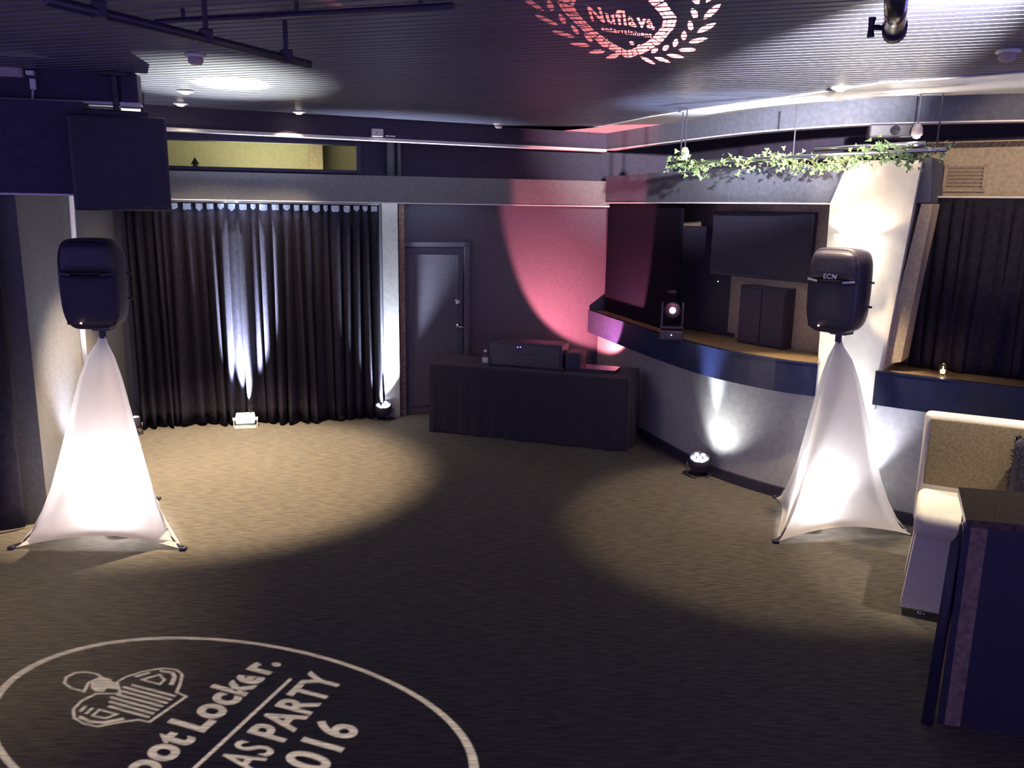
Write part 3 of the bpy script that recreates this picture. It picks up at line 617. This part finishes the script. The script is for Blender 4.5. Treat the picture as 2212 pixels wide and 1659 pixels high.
# ------------------------------------------------------------------ sconce on the white pillar
sc = pp(1850, 588, .05); nn = Vector((n.x, n.y, 0)); s_ = thing('wall_sconce', 'white petal shaded wall sconce glowing on the white pillar above the right loudspeaker', 'wall lamp', sc)
mb = MB(); rq = nn.to_track_quat('Z', 'Y').to_matrix(); mb.lathe([(.055, -.01), (.055, .01), (.03, .02), (.001, .022)], sc, 20, rq); mb.tube([sc, sc+nn*.08, sc+nn*.11+Vector((0, 0, .04))], .01, 10); obj('bracket', mb, M['brass'], s_, smooth=True)
sb = sc+nn*.12+Vector((0, 0, .05))
for k in range(6):
    a0 = k*math.pi/3
    def pet(u, v):
        a = a0+(u-.5)*.92*(1-.35*v**3)*(.55+.6*math.sin(min(1, v*1.15)*math.pi*.75)); rr = .03+.10*v+.03*v*v
        return sb+Vector((math.cos(a)*rr, math.sin(a)*rr, .24*v-.01*abs(u-.5)))
    mb = MB(); mb.grid(pet, 6, 8); obj('petal', mb, M['shade'], s_, smooth=True, solid=.003)
mb = MB(); mb.lathe([(.001, .02), (.016, .03), (.022, .06), (.014, .10), (.001, .125)], sb, 16); obj('bulb', mb, M['bulb'], s_, smooth=True)
point('sconce_lamp', sb+Vector((0, 0, .14)), 14, (1.0, .84, .60), .035)
point('sconce_lamp', sc+nn*.10+Vector((0, 0, .02)), 7, (1.0, .84, .62), .015)
# ------------------------------------------------------------------ grille, candle
g0 = onp(2045, 357, PA, PB, -.49); e_ = Vector((.809, -.588, 0)); gw = .27; gh = .19
gr = thing('air_vent', 'beige louvred vent high on the wall above the right curtain', 'vent', (g0.x, g0.y, g0.z-gh))
mb = MB(); gc = g0+e_*gw/2+Vector((0, 0, -gh/2)); rzg = math.atan2(e_.y, e_.x)
for dx, dz, sx, sz in ((0, gh/2, gw+.03, .02), (0, -gh/2, gw+.03, .02), (-gw/2, 0, .02, gh), (gw/2, 0, .02, gh)): mb.box(gc+e_*dx+Vector((0, 0, dz)), (sx, .02, sz), rzg)
obj('frame', mb, M['paint_beige'], gr)
mb = MB()
for k in range(7): mb.box(gc+Vector((0, 0, -gh/2+gh*(k+.5)/7)), (gw, .02, .010), 0, rot=Matrix.Rotation(rzg, 4, 'Z') @ Matrix.Rotation(.6, 4, 'X'))
obj('louvres', mb, M['paint_beige'], gr)
cp = onp(2036, 806, PA, PB, -.1); cn = thing('candle_holder', 'small glass candle holder glowing on the right ledge', 'candle', (cp.x, cp.y, 1.2)); cb = Vector((cp.x, cp.y, 1.2))
mb = MB(); mb.lathe([(.026, 0), (.034, .085), (.037, .09), (.031, .085), (.022, .012), (.001, .012)], cb, 20); obj('glass_cup', mb, M['glass'], cn, smooth=True)
mb = MB(); mb.lathe([(.001, .012), (.019, .013), (.021, .035), (.001, .037)], cb, 16); obj('wax', mb, M['candle_glow'], cn)
mb = MB(); mb.lathe([(.001, .037), (.005, .045), (.003, .058), (.001, .066)], cb, 10); obj('flame', mb, M['bulb'], cn)
point('candle_lamp', cb+Vector((0, 0, .12)), .5, (1, .65, .3), .01)
# ------------------------------------------------------------------ rail with ivy garland
def gp_(x, y, d):
    P = ray(x, y); k = d/math.hypot(P.x, P.y); return Vector((P.x*k, P.y*k, H+P.z*k))
ra, rb = gp_(1445, 353, 7.35), gp_(2045, 323, 6.55)
rl = thing('display_rail', 'chrome rail hung below the soffit above the television', 'rail', ra)
mb = MB(); mb.tube([ra, rb], .016, 12); obj('front_tube', mb, M['chrome'], rl, smooth=True)
mb = MB(); mb.tube([gp_(1760, 322, 7.2), gp_(2000, 310, 6.9)], .020, 12); obj('rear_tube', mb, M['chrome'], rl, smooth=True)
for f_ in (.05, .5, .97):
    p = ra.lerp(rb, f_); mb = MB(); mb.tube([p, p+Vector((0, 0, 3.19-p.z))], .006, 8); obj('hanger', mb, M['black_paint'], rl)
iv = thing('ivy_garland', 'ivy garland twined along the chrome rail', 'garland', ra); rnd = random.Random(4)
mv = MB(); ml = MB(); pts = []; NP = 150
def dens(f): return 1.0 if f < .17 else (.22 if f < .30 else (.30 if f < .42 else (.75 if f < .55 else (1.0 if f < .82 else .75))))
for i in range(NP+1):
    f_ = i/NP; p = ra.lerp(rb, f_); a_ = f_*34; dr = .03+.02*math.sin(f_*50); sag = -.07*max(0, math.sin((f_-.55)/.12*math.pi)) if .55 < f_ < .67 else 0
    pts.append(p+Vector((0, math.cos(a_)*dr, math.sin(a_)*dr+sag-.01)))
mv.tube(pts, .004, 6); 
for i in range(0, NP-3, 5):
    a_, b_ = pts[i], pts[min(NP, i+6)]; mv.tube([a_, (a_+b_)/2+Vector((0, rnd.uniform(-.03, .03), rnd.uniform(-.06, .04))), b_], .003, 5)
obj('stem', mv, M['vine'], iv)
def leaf(mb, c, s, rot):
    sh = [(0, -.1), (.45, -.25), (.5, .15), (.28, .28), (.0, 1.0), (-.28, .28), (-.5, .15), (-.45, -.25)]
    mid = mb.bm.verts.new(c+rot @ Vector((0, .25*s, .12*s))); vs = [mb.bm.verts.new(c+rot @ Vector((x*s, y*s, 0))) for x, y in sh]
    for k in range(8): mb.bm.faces.new((mid, vs[k], vs[(k+1) % 8]))
from mathutils import Euler
cnt = 0
while cnt < 620:
    f_ = rnd.random()
    if rnd.random() > dens(f_): continue
    p = pts[int(f_*NP)]; c = p+Vector((rnd.gauss(0, .025), rnd.gauss(0, .03), rnd.gauss(-.015, .035)))
    leaf(ml, c, rnd.uniform(.022, .042), Euler((rnd.uniform(0, 6.3), rnd.uniform(0, 6.3), rnd.uniform(0, 6.3))).to_matrix()); cnt += 1
lv = obj('leaves', ml, M['leaf'], iv); lv['kind'] = 'stuff'
# ------------------------------------------------------------------ ceiling fittings
def downlight(x, y, z, label, grp='round recessed downlights in the slatted ceiling'):
    p = flat(x, y, z); t = thing('downlight', label, 'downlight', (p.x, p.y, z-.02)); 
    mb = MB(); mb.lathe([(.062, 0), (.066, -.008), (.050, -.016), (.040, -.004)], (p.x, p.y, z), 24); obj('bezel', mb, M['white_plastic'], t, smooth=True)
    mb = MB(); mb.lathe([(.001, -.03), (.025, -.027), (.040, -.008)], (p.x, p.y, z), 20); obj('lamp_face', mb, M['bulb'], t, smooth=True); return p
downlight(645, 240, ZC, 'glowing ceiling downlight furthest from the camera, right of the bright ceiling patch')
downlight(390, 222, ZC, 'glowing ceiling downlight nearest the left bulkhead edge, below the other')
downlight(400, 195, ZC, 'glowing ceiling downlight just left of the bright ceiling patch, upper of the pair')
downlight(1815, 188, ZC, 'glowing ceiling downlight on the right beside the pale ceiling border')
def detector(x, y, z, s, label):
    p = flat(x, y, z); t = thing('smoke_detector', label, 'smoke detector', (p.x, p.y, z-.05*s))
    mb = MB(); mb.lathe([(.055*s, 0), (.055*s, -.012*s), (.04*s, -.016*s)], (p.x, p.y, z), 24); obj('base', mb, M['white_plastic'], t, smooth=True)
    mb = MB(); mb.lathe([(.038*s, -.016*s), (.04*s, -.036*s), (.028*s, -.05*s), (.001, -.052*s)], (p.x, p.y, z), 24); obj('sensor', mb, M['pinkish'], t, smooth=True)
detector(1077, 266, ZC, 1.0, 'white round detector on the dark ceiling near the middle above the door')
detector(422, 118, ZC, 1.1, 'pinkish detector on the ceiling above the bright patch at left')
detector(2178, 108, ZC, 1.1, 'white detector on the ceiling at the right edge')
def spotlamp(x, y, d, label):
    p = gp_(x, y, d); t = thing('spot_lamp', label, 'spot lamp', p)
    mb = MB(); mb.tube([p+Vector((0, 0, .05)), (p.x, p.y, ZC+.005)], .006, 8); obj('stem', mb, M['black_paint'], t)
    mb = MB(); mb.lathe([(.02, .06), (.036, .03), (.040, -.02), (.036, -.02)], p, 16); obj('shade', mb, M['pinkish'], t, smooth=True)
    mb = MB(); mb.lathe([(.001, -.045), (.022, -.038), (.030, -.012)], p, 16); obj('bulb', mb, M['bulb'], t, smooth=True)
    return p
p = spotlamp(1479, 334, 7.55, 'small glowing spot lamp above the left end of the ivy garland'); point('spot_lamp_light', p+Vector((0, -.02, -.10)), 2.2, WARM, .03)
p = spotlamp(1981, 286, 6.9, 'small spot lamp beside the dark projector box above the garland'); point('spot_lamp_light', p+Vector((0, -.02, -.12)), .8, WARM, .03)
pj = thing('projector', 'dark ceiling projector box above the ivy garland', 'projector', gp_(1927, 285, 7.1)); pc = gp_(1927, 285, 7.1)
mb = MB(); mb.box(pc, (.34, .26, .10), -.3, .015); obj('body', mb, M['black'], pj)
mb = MB(); mb.tube([pc+Vector((0, 0, .04)), (pc.x, pc.y, 3.19)], .015, 8); obj('mount', mb, M['black_paint'], pj)
mb = MB(); fr = Vector((-.26, -.96, 0)); mb.lathe([(.035, .12), (.035, .15), (.001, .146)], pc, 16, fr.to_track_quat('Z', 'Y').to_matrix()); obj('lens', mb, M['glass'], pj)
cs = flat(2105, 268, 3.19); mb = MB(); mb.lathe([(.16, 3.188), (.15, 3.17), (.10, 3.165), (.001, 3.165)], (cs.x, cs.y, 0), 28); tag(obj('ceiling_disc', mb, M['lip'], smooth=True, at=(cs.x, cs.y, 3.16)), 'pale round disc fitting under the soffit at the right', 'ceiling fitting')
# hanging rail at the left of the ceiling
a, b = flat(100, 0, 3.08), flat(668, 139, 3.08); rl = thing('ceiling_rail', 'long black rail hung under the ceiling at upper left', 'rail', a)
mb = MB(); mb.tube([a, b], .02, 10); obj('tube', mb, M['black_paint'], rl, smooth=True)
for f_ in (.15, .52, .88):
    p = a.lerp(b, f_); mb = MB(); mb.tube([p, (p.x, p.y, ZC+.005)], .012, 8); mb.box((p.x, p.y, 3.09), (.05, .05, .06), .6, .005); obj('clamp', mb, M['black_paint'], rl)
a, b = flat(338, 48, 3.2), flat(980, 12, 3.2); rl = thing('lighting_track', 'slim dark lighting track along the ceiling near the top edge', 'lighting track', a)
mb = MB(); mb.tube([a, b], .014, 8); obj('track', mb, M['black_paint'], rl)
for f_ in (.1, .5, .9):
    p = a.lerp(b, f_); mb = MB(); mb.tube([p, (p.x, p.y, ZC+.005)], .01, 8); obj('hanger', mb, M['black_paint'], rl)
# hanging pole with clamp at top right
p = flat(1932, 70, 2.95); top_ = flat(1942, -120, 2.95); hp = thing('hanging_lighting_arm', 'steel tube arm with black wing knob hanging at the top right', 'lighting arm', p)
dv = (top_-p); top_ = p+dv*.55
mb = MB(); mb.tube([p, top_], .030, 16); obj('tube', mb, M['chrome'], hp, smooth=True)
mb = MB(); mb.tube([p+dv.normalized()*.01, p+dv.normalized()*.10], .036, 16); obj('clamp', mb, M['black'], hp, smooth=True)
mb = MB(); k0 = p+dv.normalized()*.07; lf = Vector((-1, 0, 0)); mb.tube([k0, k0+lf*.075], .008, 8); mb.tube([k0+lf*.07+Vector((0, 0, -.028)), k0+lf*.072, k0+lf*.07+Vector((0, 0, .028))], [.012, .008, .012], 8); obj('wing_knob', mb, M['black'], hp)
mb = MB(); mb.tube([top_, (top_.x, top_.y, ZC+.005)], .02, 12); obj('drop_rod', mb, M['chrome'], hp)
spot('ceiling_wash_lamp', (1.76, 2.45, 3.09), (1.82, 4.1, 3.25), 5500, (1.0, .96, .90), 34, .9, .05)
sl = thing('ceiling_spotlight', 'stage spotlight fixed behind the steel arm and aimed along the ceiling', 'stage light', (1.76, 2.32, 3.08))
rq = Vector((.03, 1.65, .14)).normalized().to_track_quat('Z', 'Y').to_matrix(); mb = MB(); mb.lathe([(.05, -.16), (.07, -.14), (.08, 0), (.075, .02), (.07, 0)], (1.76, 2.38, 3.08), 20, rq); obj('can', mb, M['black_paint'], sl, smooth=True)
mb = MB(); mb.tube([(1.76, 2.3, 3.1), (1.76, 2.3, ZC+.005)], .014, 10); obj('drop_rod', mb, M['black_paint'], sl)
# ------------------------------------------------------------------ small fittings on the left bulkhead
ba, bb = BULK[0], BULK[1]
a = onp(2, 152, ba, bb, .03); b = onp(40, 152, ba, bb, .03); t = thing('junction_box', 'small cream box on the dark bulkhead at the far left edge', 'box', a)
mb = MB(); c = (a+b)/2; mb.box(c, (.16, .05, .085), math.atan2((bb-ba).y, (bb-ba).x), .006); obj('body', mb, M['pinkish'], t)
mb = MB(); mb.box(c+Vector((.01, -.028, -.0)), (.12, .01, .05), math.atan2((bb-ba).y, (bb-ba).x), .003); obj('cover_plate', mb, M['pinkish'], t)
t = thing('camera_fitting', 'small pale fitting on the bulkhead with a dangling cable', 'fitting', onp(66, 158, ba, bb, .03)); c = onp(66, 158, ba, bb, .03)
mb = MB(); mb.box(c, (.05, .05, .03), .2, .004); mb.box(c+Vector((.01, 0, -.07)), (.035, .03, .07), .2, .004); obj('body', mb, M['white_plastic'], t)
mb = MB(); mb.tube([onp(72, 190, ba, bb, .03), onp(70, 215, ba, bb, .03), onp(67, 250, ba, bb, .04), onp(62, 290, ba, bb, .05), onp(57, 304, ba, bb, .06), onp(48, 308, ba, bb, .06)], .007, 8); tag(obj('cable', mb, M['lip'], smooth=True, at=c), 'thin white cable dangling below the left bulkhead', 'cable')
ba, bb = BULK[2], BULK[3]
a = onp(815, 287, ba, bb, .03); t = thing('junction_box', 'small white box on the bulkhead above the slot window right end', 'box', a); rzb = math.atan2((bb-ba).y, (bb-ba).x)
mb = MB(); mb.box(a, (.115, .04, .075), rzb, .005); obj('body', mb, M['white_plastic'], t)
mb = MB(); mb.tube([a+Vector((0, -.02, 0)), a+Vector((0, -.03, 0))], .006, 8); obj('screw', mb, M['black'], t)
a = onp(843, 294, ba, bb, .02); mb = MB(); mb.box(a, (.10, .02, .008), rzb); tag(obj('cable_clip', mb, M['white_plastic'], at=a), 'thin white strip on the bulkhead beside the white box', 'clip')
# ------------------------------------------------------------------ stool, cushion, bar unit at right
def qd(mb, pts, ext): mb.prism(pts, ext)
SF = Vector((2.42, 4.72)); se = Vector((.889, -.458)); sb_ = Vector((.458, .889))
def sq(u, v, z): p = SF+se*u+sb_*v; return Vector((p.x, p.y, z))
st = thing('bar_stool', 'white covered stool with beige plush back behind the dark bar unit', 'stool', sq(.35, .25, 0))
rzs = math.atan2(se.y, se.x); SZ = .66; SW = .95
mb = MB(); mb.box(sq(SW/2, .27, SZ-.08), (SW, .58, .16), rzs, .05); obj('seat', mb, M['leather'], st, smooth=True)
mb = MB(); mb.box(sq(SW/2, .60, .78), (SW+.02, .10, .75), rzs, .035); obj('backrest', mb, M['leather'], st, smooth=True)
mb = MB(); mb.box(sq(SW/2, .545, .90), (SW-.05, .02, .44), rzs, .008); obj('back_padding', mb, M['plush'], st, smooth=True)
def legc(u, v, su, sv, wu=.13):
    mb = MB(); top = [sq(u+a_*wu, v+b_*.08, SZ-.13) for a_, b_ in ((-1, -1), (1, -1), (1, 1), (-1, 1))]
    bot = [sq(u+a_*(wu-.01)+su*.05, v+b_*.06+sv*.04, .05) for a_, b_ in ((-1, -1), (1, -1), (1, 1), (-1, 1))]
    tv_ = [mb.bm.verts.new(q) for q in top]; bv = [mb.bm.verts.new(q) for q in bot]
    for k in range(4): mb.bm.faces.new((tv_[k], tv_[(k+1) % 4], bv[(k+1) % 4], bv[k]))
    mb.bm.faces.new(tv_); mb.bm.faces.new(bv[::-1]); lg = obj('leg_cover', mb, M['leather'], st)
    mb = MB(); c = sq(u+su*.05, v+sv*.05, 0); mb.tube([c+Vector((0, 0, .055)), c+Vector((0, 0, .012))], .014, 10); mb.lathe([(.022, 0), (.024, .012), (.012, .02)], c, 14); obj('glide', mb, M['chrome'], lg, smooth=True)
for u, v, su, sv in ((.15, .09, -1, -1), (SW-.15, .09, 1, -1), (.15, .50, -1, 1), (SW-.15, .50, 1, 1)): legc(u, v, su, sv)
mb = MB(); mb.tube([sq(.15, .1, .22), sq(SW-.15, .1, .22)], .012, 8); obj('foot_rail', mb, M['black_paint'], st)
# cushion
cc = sq(.715, .455, .885); cu = MB()
def cf(u, v):
    x = (u-.5)*2; y = (v-.5)*2; th = .075*(1-x**4)**.5*(1-y**4)**.5 if abs(x) < 1 and abs(y) < 1 else 0
    return x, y, th
for s in (-1, 1):
    cu.grid(lambda u, v: cc+Vector((se.x, se.y, 0))*cf(u, v)[0]*.22+Vector((0, 0, 1))*cf(u, v)[1]*.20+Vector((sb_.x, sb_.y, 0))*s*cf(u, v)[2], 14, 14)
cs_ = thing('cushion', 'dark fluffy square cushion leaning on the stool back', 'cushion', cc-Vector((0, 0, .2))); obj('pillow', cu, M['fur'], cs_, smooth=True)
fz = MB(); rnd = random.Random(9)
for i in range(520):
    sd = rnd.choice('lrtbff'); w_ = rnd.uniform(-1, 1); 
    x, y = {'l': (-1, w_), 'r': (1, w_), 't': (w_, 1), 'b': (w_, -1), 'f': (w_, rnd.uniform(-1, 1))}[sd]
    X, Y, T_ = x, y, .075*max(0, 1-x**4)**.5*max(0, 1-y**4)**.5
    b0 = cc+Vector((se.x, se.y, 0))*x*.22+Vector((0, 0, 1))*y*.20-Vector((sb_.x, sb_.y, 0))*T_
    d = (Vector((se.x, se.y, 0))*x*(sd != 'f')+Vector((0, 0, 1))*y*(sd != 'f')-Vector((sb_.x, sb_.y, 0))*(1.2 if sd == 'f' else .2)).normalized()*rnd.uniform(.01, .026)+Vector((rnd.gauss(0, .005), rnd.gauss(0, .005), rnd.gauss(-.004, .005)))
    fz.tube([b0, b0+d], [.0022, .0006], 4, caps=False)
ff = obj('fringe', fz, M['fur'], cs_); ff['kind'] = 'stuff'
# bar unit
b1, b2 = flat(2070, 1052, 1.05), flat(2086, 1122, 1.05); b3 = b1+(flat(2212, 1064, 1.05)-b1).normalized()*1.5; b4 = b2+(b3-b1)*1.0
bu = thing('bar_unit', 'tall dark wooden bar unit in the right foreground', 'bar', Vector(((b1.x+b3.x)/2, (b1.y+b3.y)/2-.2, 0)))
mb = MB(); mb.prism([b1, b3, b4, b2], (0, 0, -.035)); obj('bar_top', mb, M['darkwood'], bu)
ex = (b3-b1).normalized(); ey = (b1-b2).normalized()
k1 = b2+ex*.03+ey*.03; k1.z = 0; k2 = b4+ey*.03; k2.z = 0; k3 = b3-ey*.03; k3.z = 0; k4 = b1+ex*.03-ey*.03; k4.z = 0
mb = MB(); mb.prism([k1+ex*.0705, k2, k3, k4+ex*.0705], (0, 0, 1.014)); obj('body', mb, M['darkbody'], bu)
mb = MB(); mb.prism([k1+ex*.0005-ey*.003, k1+ex*.07-ey*.003, k4+ex*.07, k4+ex*.0005], (0, 0, 1.014)); obj('side_panel', mb, M['edgewood'], bu)
mb = MB(); mb.prism([k1-ex*.03-ey*.004, k1+ex*.0-ey*.004, k1+ex*.0+ey*.03, k1-ex*.03+ey*.03], (0, 0, 1.014)); obj('corner_post', mb, M['darkbody'], bu)
lf = k1-ex*.07+ey*.02; mb = MB(); mb.tube([Vector((lf.x-.02, lf.y-.03, 0)), Vector((lf.x+.035, lf.y+.02, .90)), Vector((lf.x+.07, lf.y+.04, .97)), k1+ex*.02+ey*.02+Vector((0, 0, .99))], .026, 12); obj('support_leg', mb, M['black'], bu, smooth=True)
mb = MB(); mb.lathe([(.001, 0), (.010, .004), (.010, .016), (.001, .02)], b2+Vector((-.004, -.004, -.03)), 10); obj('corner_glint', mb, M['chrome'], bu)  # tiny chrome bead added as the white glint on the corner
# ------------------------------------------------------------------ gobo projections (real stencils in front of real lamps)
def loops_of(me):
    bm = bmesh.new(); bm.from_mesh(me); bmesh.ops.remove_doubles(bm, verts=bm.verts, dist=1e-5)
    ed = [e for e in bm.edges if len(e.link_faces) == 1]; nxt = {}
    for e in ed:
        l = e.link_loops[0]; nxt.setdefault(l.vert.index, []).append(l.link_loop_next.vert)
    bm.verts.ensure_lookup_table(); out = []; used = set()
    for s in list(nxt):
        while nxt.get(s):
            lp_ = []; cur = s
            while nxt.get(cur):
                v = nxt[cur].pop(); lp_.append((bm.verts[cur].co.x, bm.verts[cur].co.y)); cur = v.index
                if cur == s: break
            if len(lp_) > 2: out.append(lp_)
    bm.free(); return out
def word(txt, x0, x1, y0, cap, bold, spacing=1.0):
    me = text_mesh(txt, 1, 0, bold, spacing); L_ = loops_of(me); xs = [p[0] for l in L_ for p in l]; mn, mx_ = min(xs), max(xs); ks = (x1-x0)/(mx_-mn); kc = cap/.73
    return [[[(x0+(x-mn)*ks, y0+y*kc) for x, y in l] for l in L_]]
def circ(cx, cy, rx, n=96, ry=None): return [(cx+rx*math.cos(2*math.pi*k/n), cy+(ry or rx)*math.sin(2*math.pi*k/n)) for k in range(n)]
def stroke(pts, w, closed=False):
    P = [Vector(p) for p in pts]; n_ = len(P); Lh, Rh = [], []
    for i in range(n_):
        a = P[i-1] if (i or closed) else P[i]; b = P[(i+1) % n_] if (i < n_-1 or closed) else P[i]
        d1_ = (P[i]-a).normalized() if a != P[i] else (b-P[i]).normalized(); d2_ = (b-P[i]).normalized() if b != P[i] else d1_
        nn_ = (Vector((-d1_.y, d1_.x))+Vector((-d2_.y, d2_.x))).normalized(); k = min(1.8, 1/max(.3, nn_.dot(Vector((-d1_.y, d1_.x)))))
        Lh.append(tuple(P[i]+nn_*w/2*k)); Rh.append(tuple(P[i]-nn_*w/2*k))
    return [[Lh, Rh]] if closed else [[Lh+Rh[::-1]]]
def inside(lp_, x, y):
    c = False; n_ = len(lp_)
    for i in range(n_):
        (x1, y1), (x2, y2) = lp_[i-1], lp_[i]
        if (y1 > y) != (y2 > y) and x < (x2-x1)*(y-y1)/(y2-y1)+x1: c = not c
    return c
def gobo(shapes, mapf, lamp, d, parent, margin_loop):
    # shapes: groups of loops (outline + counters); a triangle of the plate is cut away where it lies inside any group
    from mathutils.geometry import delaunay_2d_cdt
    vs, es = [], []
    for lp_ in [l for g in shapes for l in g]+[margin_loop]:
        b = len(vs); vs += [Vector(p) for p in lp_]; es += [(b+k, b+(k+1) % len(lp_)) for k in range(len(lp_))]
    V, E2, Fc, _a, _b, _c = delaunay_2d_cdt(vs, es, [], 0, 1e-5)
    bb = [(min(p[0] for l in g for p in l), max(p[0] for l in g for p in l), min(p[1] for l in g for p in l), max(p[1] for l in g for p in l)) for g in shapes]
    keep = []
    for f in Fc:
        x = sum(V[k].x for k in f)/len(f); y = sum(V[k].y for k in f)/len(f); lit = False
        for g, q in zip(shapes, bb):
            if q[0] <= x <= q[1] and q[2] <= y <= q[3] and sum(inside(l, x, y) for l in g) % 2: lit = True; break
        if not lit: keep.append(f)
    me = bpy.data.meshes.new('gobo_stencil'); L0 = Vector(lamp)
    me.from_pydata([L0+(mapf(v.x, v.y)-L0)*d-parent.location for v in V], [], keep); me.materials.append(M['black_paint'])
    g_ = bpy.data.objects.new('gobo_stencil', me); COL.objects.link(g_); g_.parent = parent; return g_
# floor logo
LAMP1 = Vector((-.95, .35, 3.02)); Cf = Vector((-1.334, 3.501))
def mf(x, y): return Vector((Cf.x+.217*x-1.198*y, Cf.y+.663*x+.447*y, 0))
Lg = circ(0, 0, 1.0)[::1], circ(0, 0, .965)
loops = [list(Lg)]
loops += word('Foot', -.76, -.19, .04, .165, .034, 1.06)+word('Locker.', -.125, .785, .04, .165, .034, 1.06)
loops += stroke([(-.66, -.065), (.635, -.065)], .016)
loops += word('XMAS', -.66, -.09, -.265, .160, .014, 1.08)+word('PARTY', -.015, .78, -.265, .160, .028, 1.08)
loops += word('2016', -.36, .31, -.485, .170, .024, 1.10)
# referee emblem: cap and face, striped torso with folded arms
def E_(pts): return [(x, y) for x, y in pts]
loops += stroke([(-.06, .64), (-.06, .71), (-.03, .76), (.03, .785), (.10, .78), (.14, .74), (.15, .69), (.13, .655), (.04, .672)], .015, True)
loops += [[[(.00, .64), (.05, .665), (.09, .65), (.13, .665), (.135, .61), (.11, .58), (.105, .545), (.05, .53), (.03, .575), (-.01, .565), (-.03, .60)]]]
tor = [(.02, .50), (-.05, .585), (-.15, .60), (-.25, .585), (-.32, .54), (-.345, .48), (-.335, .42), (-.24, .36), (-.175, .31), (-.165, .262), (.165, .245), (.18, .30), (.27, .325), (.38, .365), (.415, .41), (.395, .47), (.30, .53), (.20, .565), (.12, .57)]
loops += stroke(tor, .014, True)
for k in range(7):
    x = -.130+k*.044; yt = .55-.45*abs(x-.03)-(.03 if abs(x-.03) < .05 else 0); loops += stroke([(x, yt), (x+.004, .282)], .021)
loops += stroke([(-.295, .53), (-.312, .47), (-.285, .415), (-.20, .365)], .022)
loops += stroke([(-.25, .552), (-.19, .558)], .018); loops += stroke([(-.255, .52), (-.185, .525)], .016)
loops += stroke([(-.255, .488), (-.185, .492), (-.18, .41), (-.245, .43)], .014, True)
loops += stroke([(.358, .47), (.372, .41), (.33, .38), (.24, .355)], .022)
loops += stroke([(.225, .532), (.31, .498)], .018); loops += stroke([(.215, .49), (.315, .45), (.275, .405), (.215, .40)], .014, True)
g1 = thing('logo_projector', 'black projector behind the camera throwing the white logo on the carpet', 'projector', LAMP1)
gobo(loops, mf, LAMP1, .035, g1, circ(0, 0, 6.0))
mb = MB(); mb.box(LAMP1+Vector((0, -.05, .10)), (.26, .36, .12), 0, .02); obj('housing', mb, M['black'], g1)
mb = MB(); mb.tube([LAMP1+Vector((0, -.05, .15)), Vector((LAMP1.x, LAMP1.y-.05, ZC+.005))], .02, 10); obj('mount', mb, M['black_paint'], g1)
spot('logo_lamp', LAMP1, mf(0, 0), 5200, (1.0, .86, .80), 42, .15, .0002)
# ceiling logo from the moving head
C2 = flat(1372, 12, ZC); e1 = flat(1556, 40, ZC)-C2; e2 = C2-flat(1385, 141, ZC)
def mc(x, y): return C2+e1*x+e2*y
loops = []
for sgn in (1, -1):
    for k in range(12):
        a = math.radians(-86+k*14.5); ca = a if sgn == 1 else math.pi-a; xo = 0 if sgn == 1 else -.30
        for rr, da, sx, sy, tilt in ((.88, .06, .135, .040, .62), (.68, .0, .075, .036, -.55)):
            aa = ca+sgn*da; bx, by = rr*math.cos(aa)+xo, rr*math.sin(aa); dr_ = ca+sgn*(math.pi/2-tilt); c_, s_2 = math.cos(dr_), math.sin(dr_)
            loops.append([[(bx+c_*u*sx-s_2*v*sy, by+s_2*u*sx+c_*v*sy) for u, v in [(-1, 0), (-.6, .8), (0, 1), (.6, .7), (1, 0), (.6, -.7), (0, -1), (-.6, -.8)]]])
sh = [(0, -.86), (.20, -.70), (.38, -.48), (.50, -.22), (.52, -.08), (.40, .10), (.22, .30), (0, .42)]
sh = [(x*1.30-.19, y*1.02) for x, y in sh]+[(-x*1.30-.19, y*1.02) for x, y in sh[-2:0:-1]]
SHC = Vector((-.17, -.22))
for s0, s1 in ((1, .94), (.925, .835), (.82, .76)):
    for i in range(len(sh)):
        a = Vector(sh[i]); b = Vector(sh[(i+1) % len(sh)]); m_ = max(1, round((b-a).length/.10))
        for j in range(m_):
            p, q = a.lerp(b, (j+.08)/m_)-SHC, a.lerp(b, (j+.92)/m_)-SHC; loops.append([[tuple(p*s0+SHC), tuple(q*s0+SHC), tuple(q*s1+SHC), tuple(p*s1+SHC)]])
loops += word('Nuflava', -.55, .22, -.28, .20, .024, 1.12)
loops += word('entertainment', -.46, .18, -.42, .085, .014, 1.12)
loops += [[circ(-.10, -.56, .035, 10)], [circ(.0, -.60, .03, 10)], [[(.04, -.55), (.12, -.56), (.12, -.60), (.04, -.59)]]]
LAMP2 = HC+Vector((-.02, -.06, .14))
gobo(loops, mc, LAMP2, .035, mh, circ(0, 0, 3.4))
spot('ceiling_logo_lamp', LAMP2, C2, 2300, (1.0, .22, .20), 32, .1, .00006)

# ------------------------------------------------------------------ groups for repeated things
GR = {'downlight': 'recessed downlights in the slatted ceiling', 'smoke_detector': 'round detectors on the ceiling', 'par_uplight': 'black par uplights on the carpet',
      'curtain': 'dark floor and recess curtains', 'loudspeaker': 'loudspeakers on covered stands', 'speaker_stand': 'white covered speaker stands', 'floor_lamp': 'lamps inside the white covers',
      'counter_ledge': 'dark glossy wall ledges', 'spot_lamp': 'small spot lamps over the ivy garland', 'junction_box': 'small pale boxes on the bulkhead'}
for o in list(bpy.data.objects):
    if o.parent is None and 'label' in o and o.name.split('.')[0] in GR: o['group'] = GR[o.name.split('.')[0]]
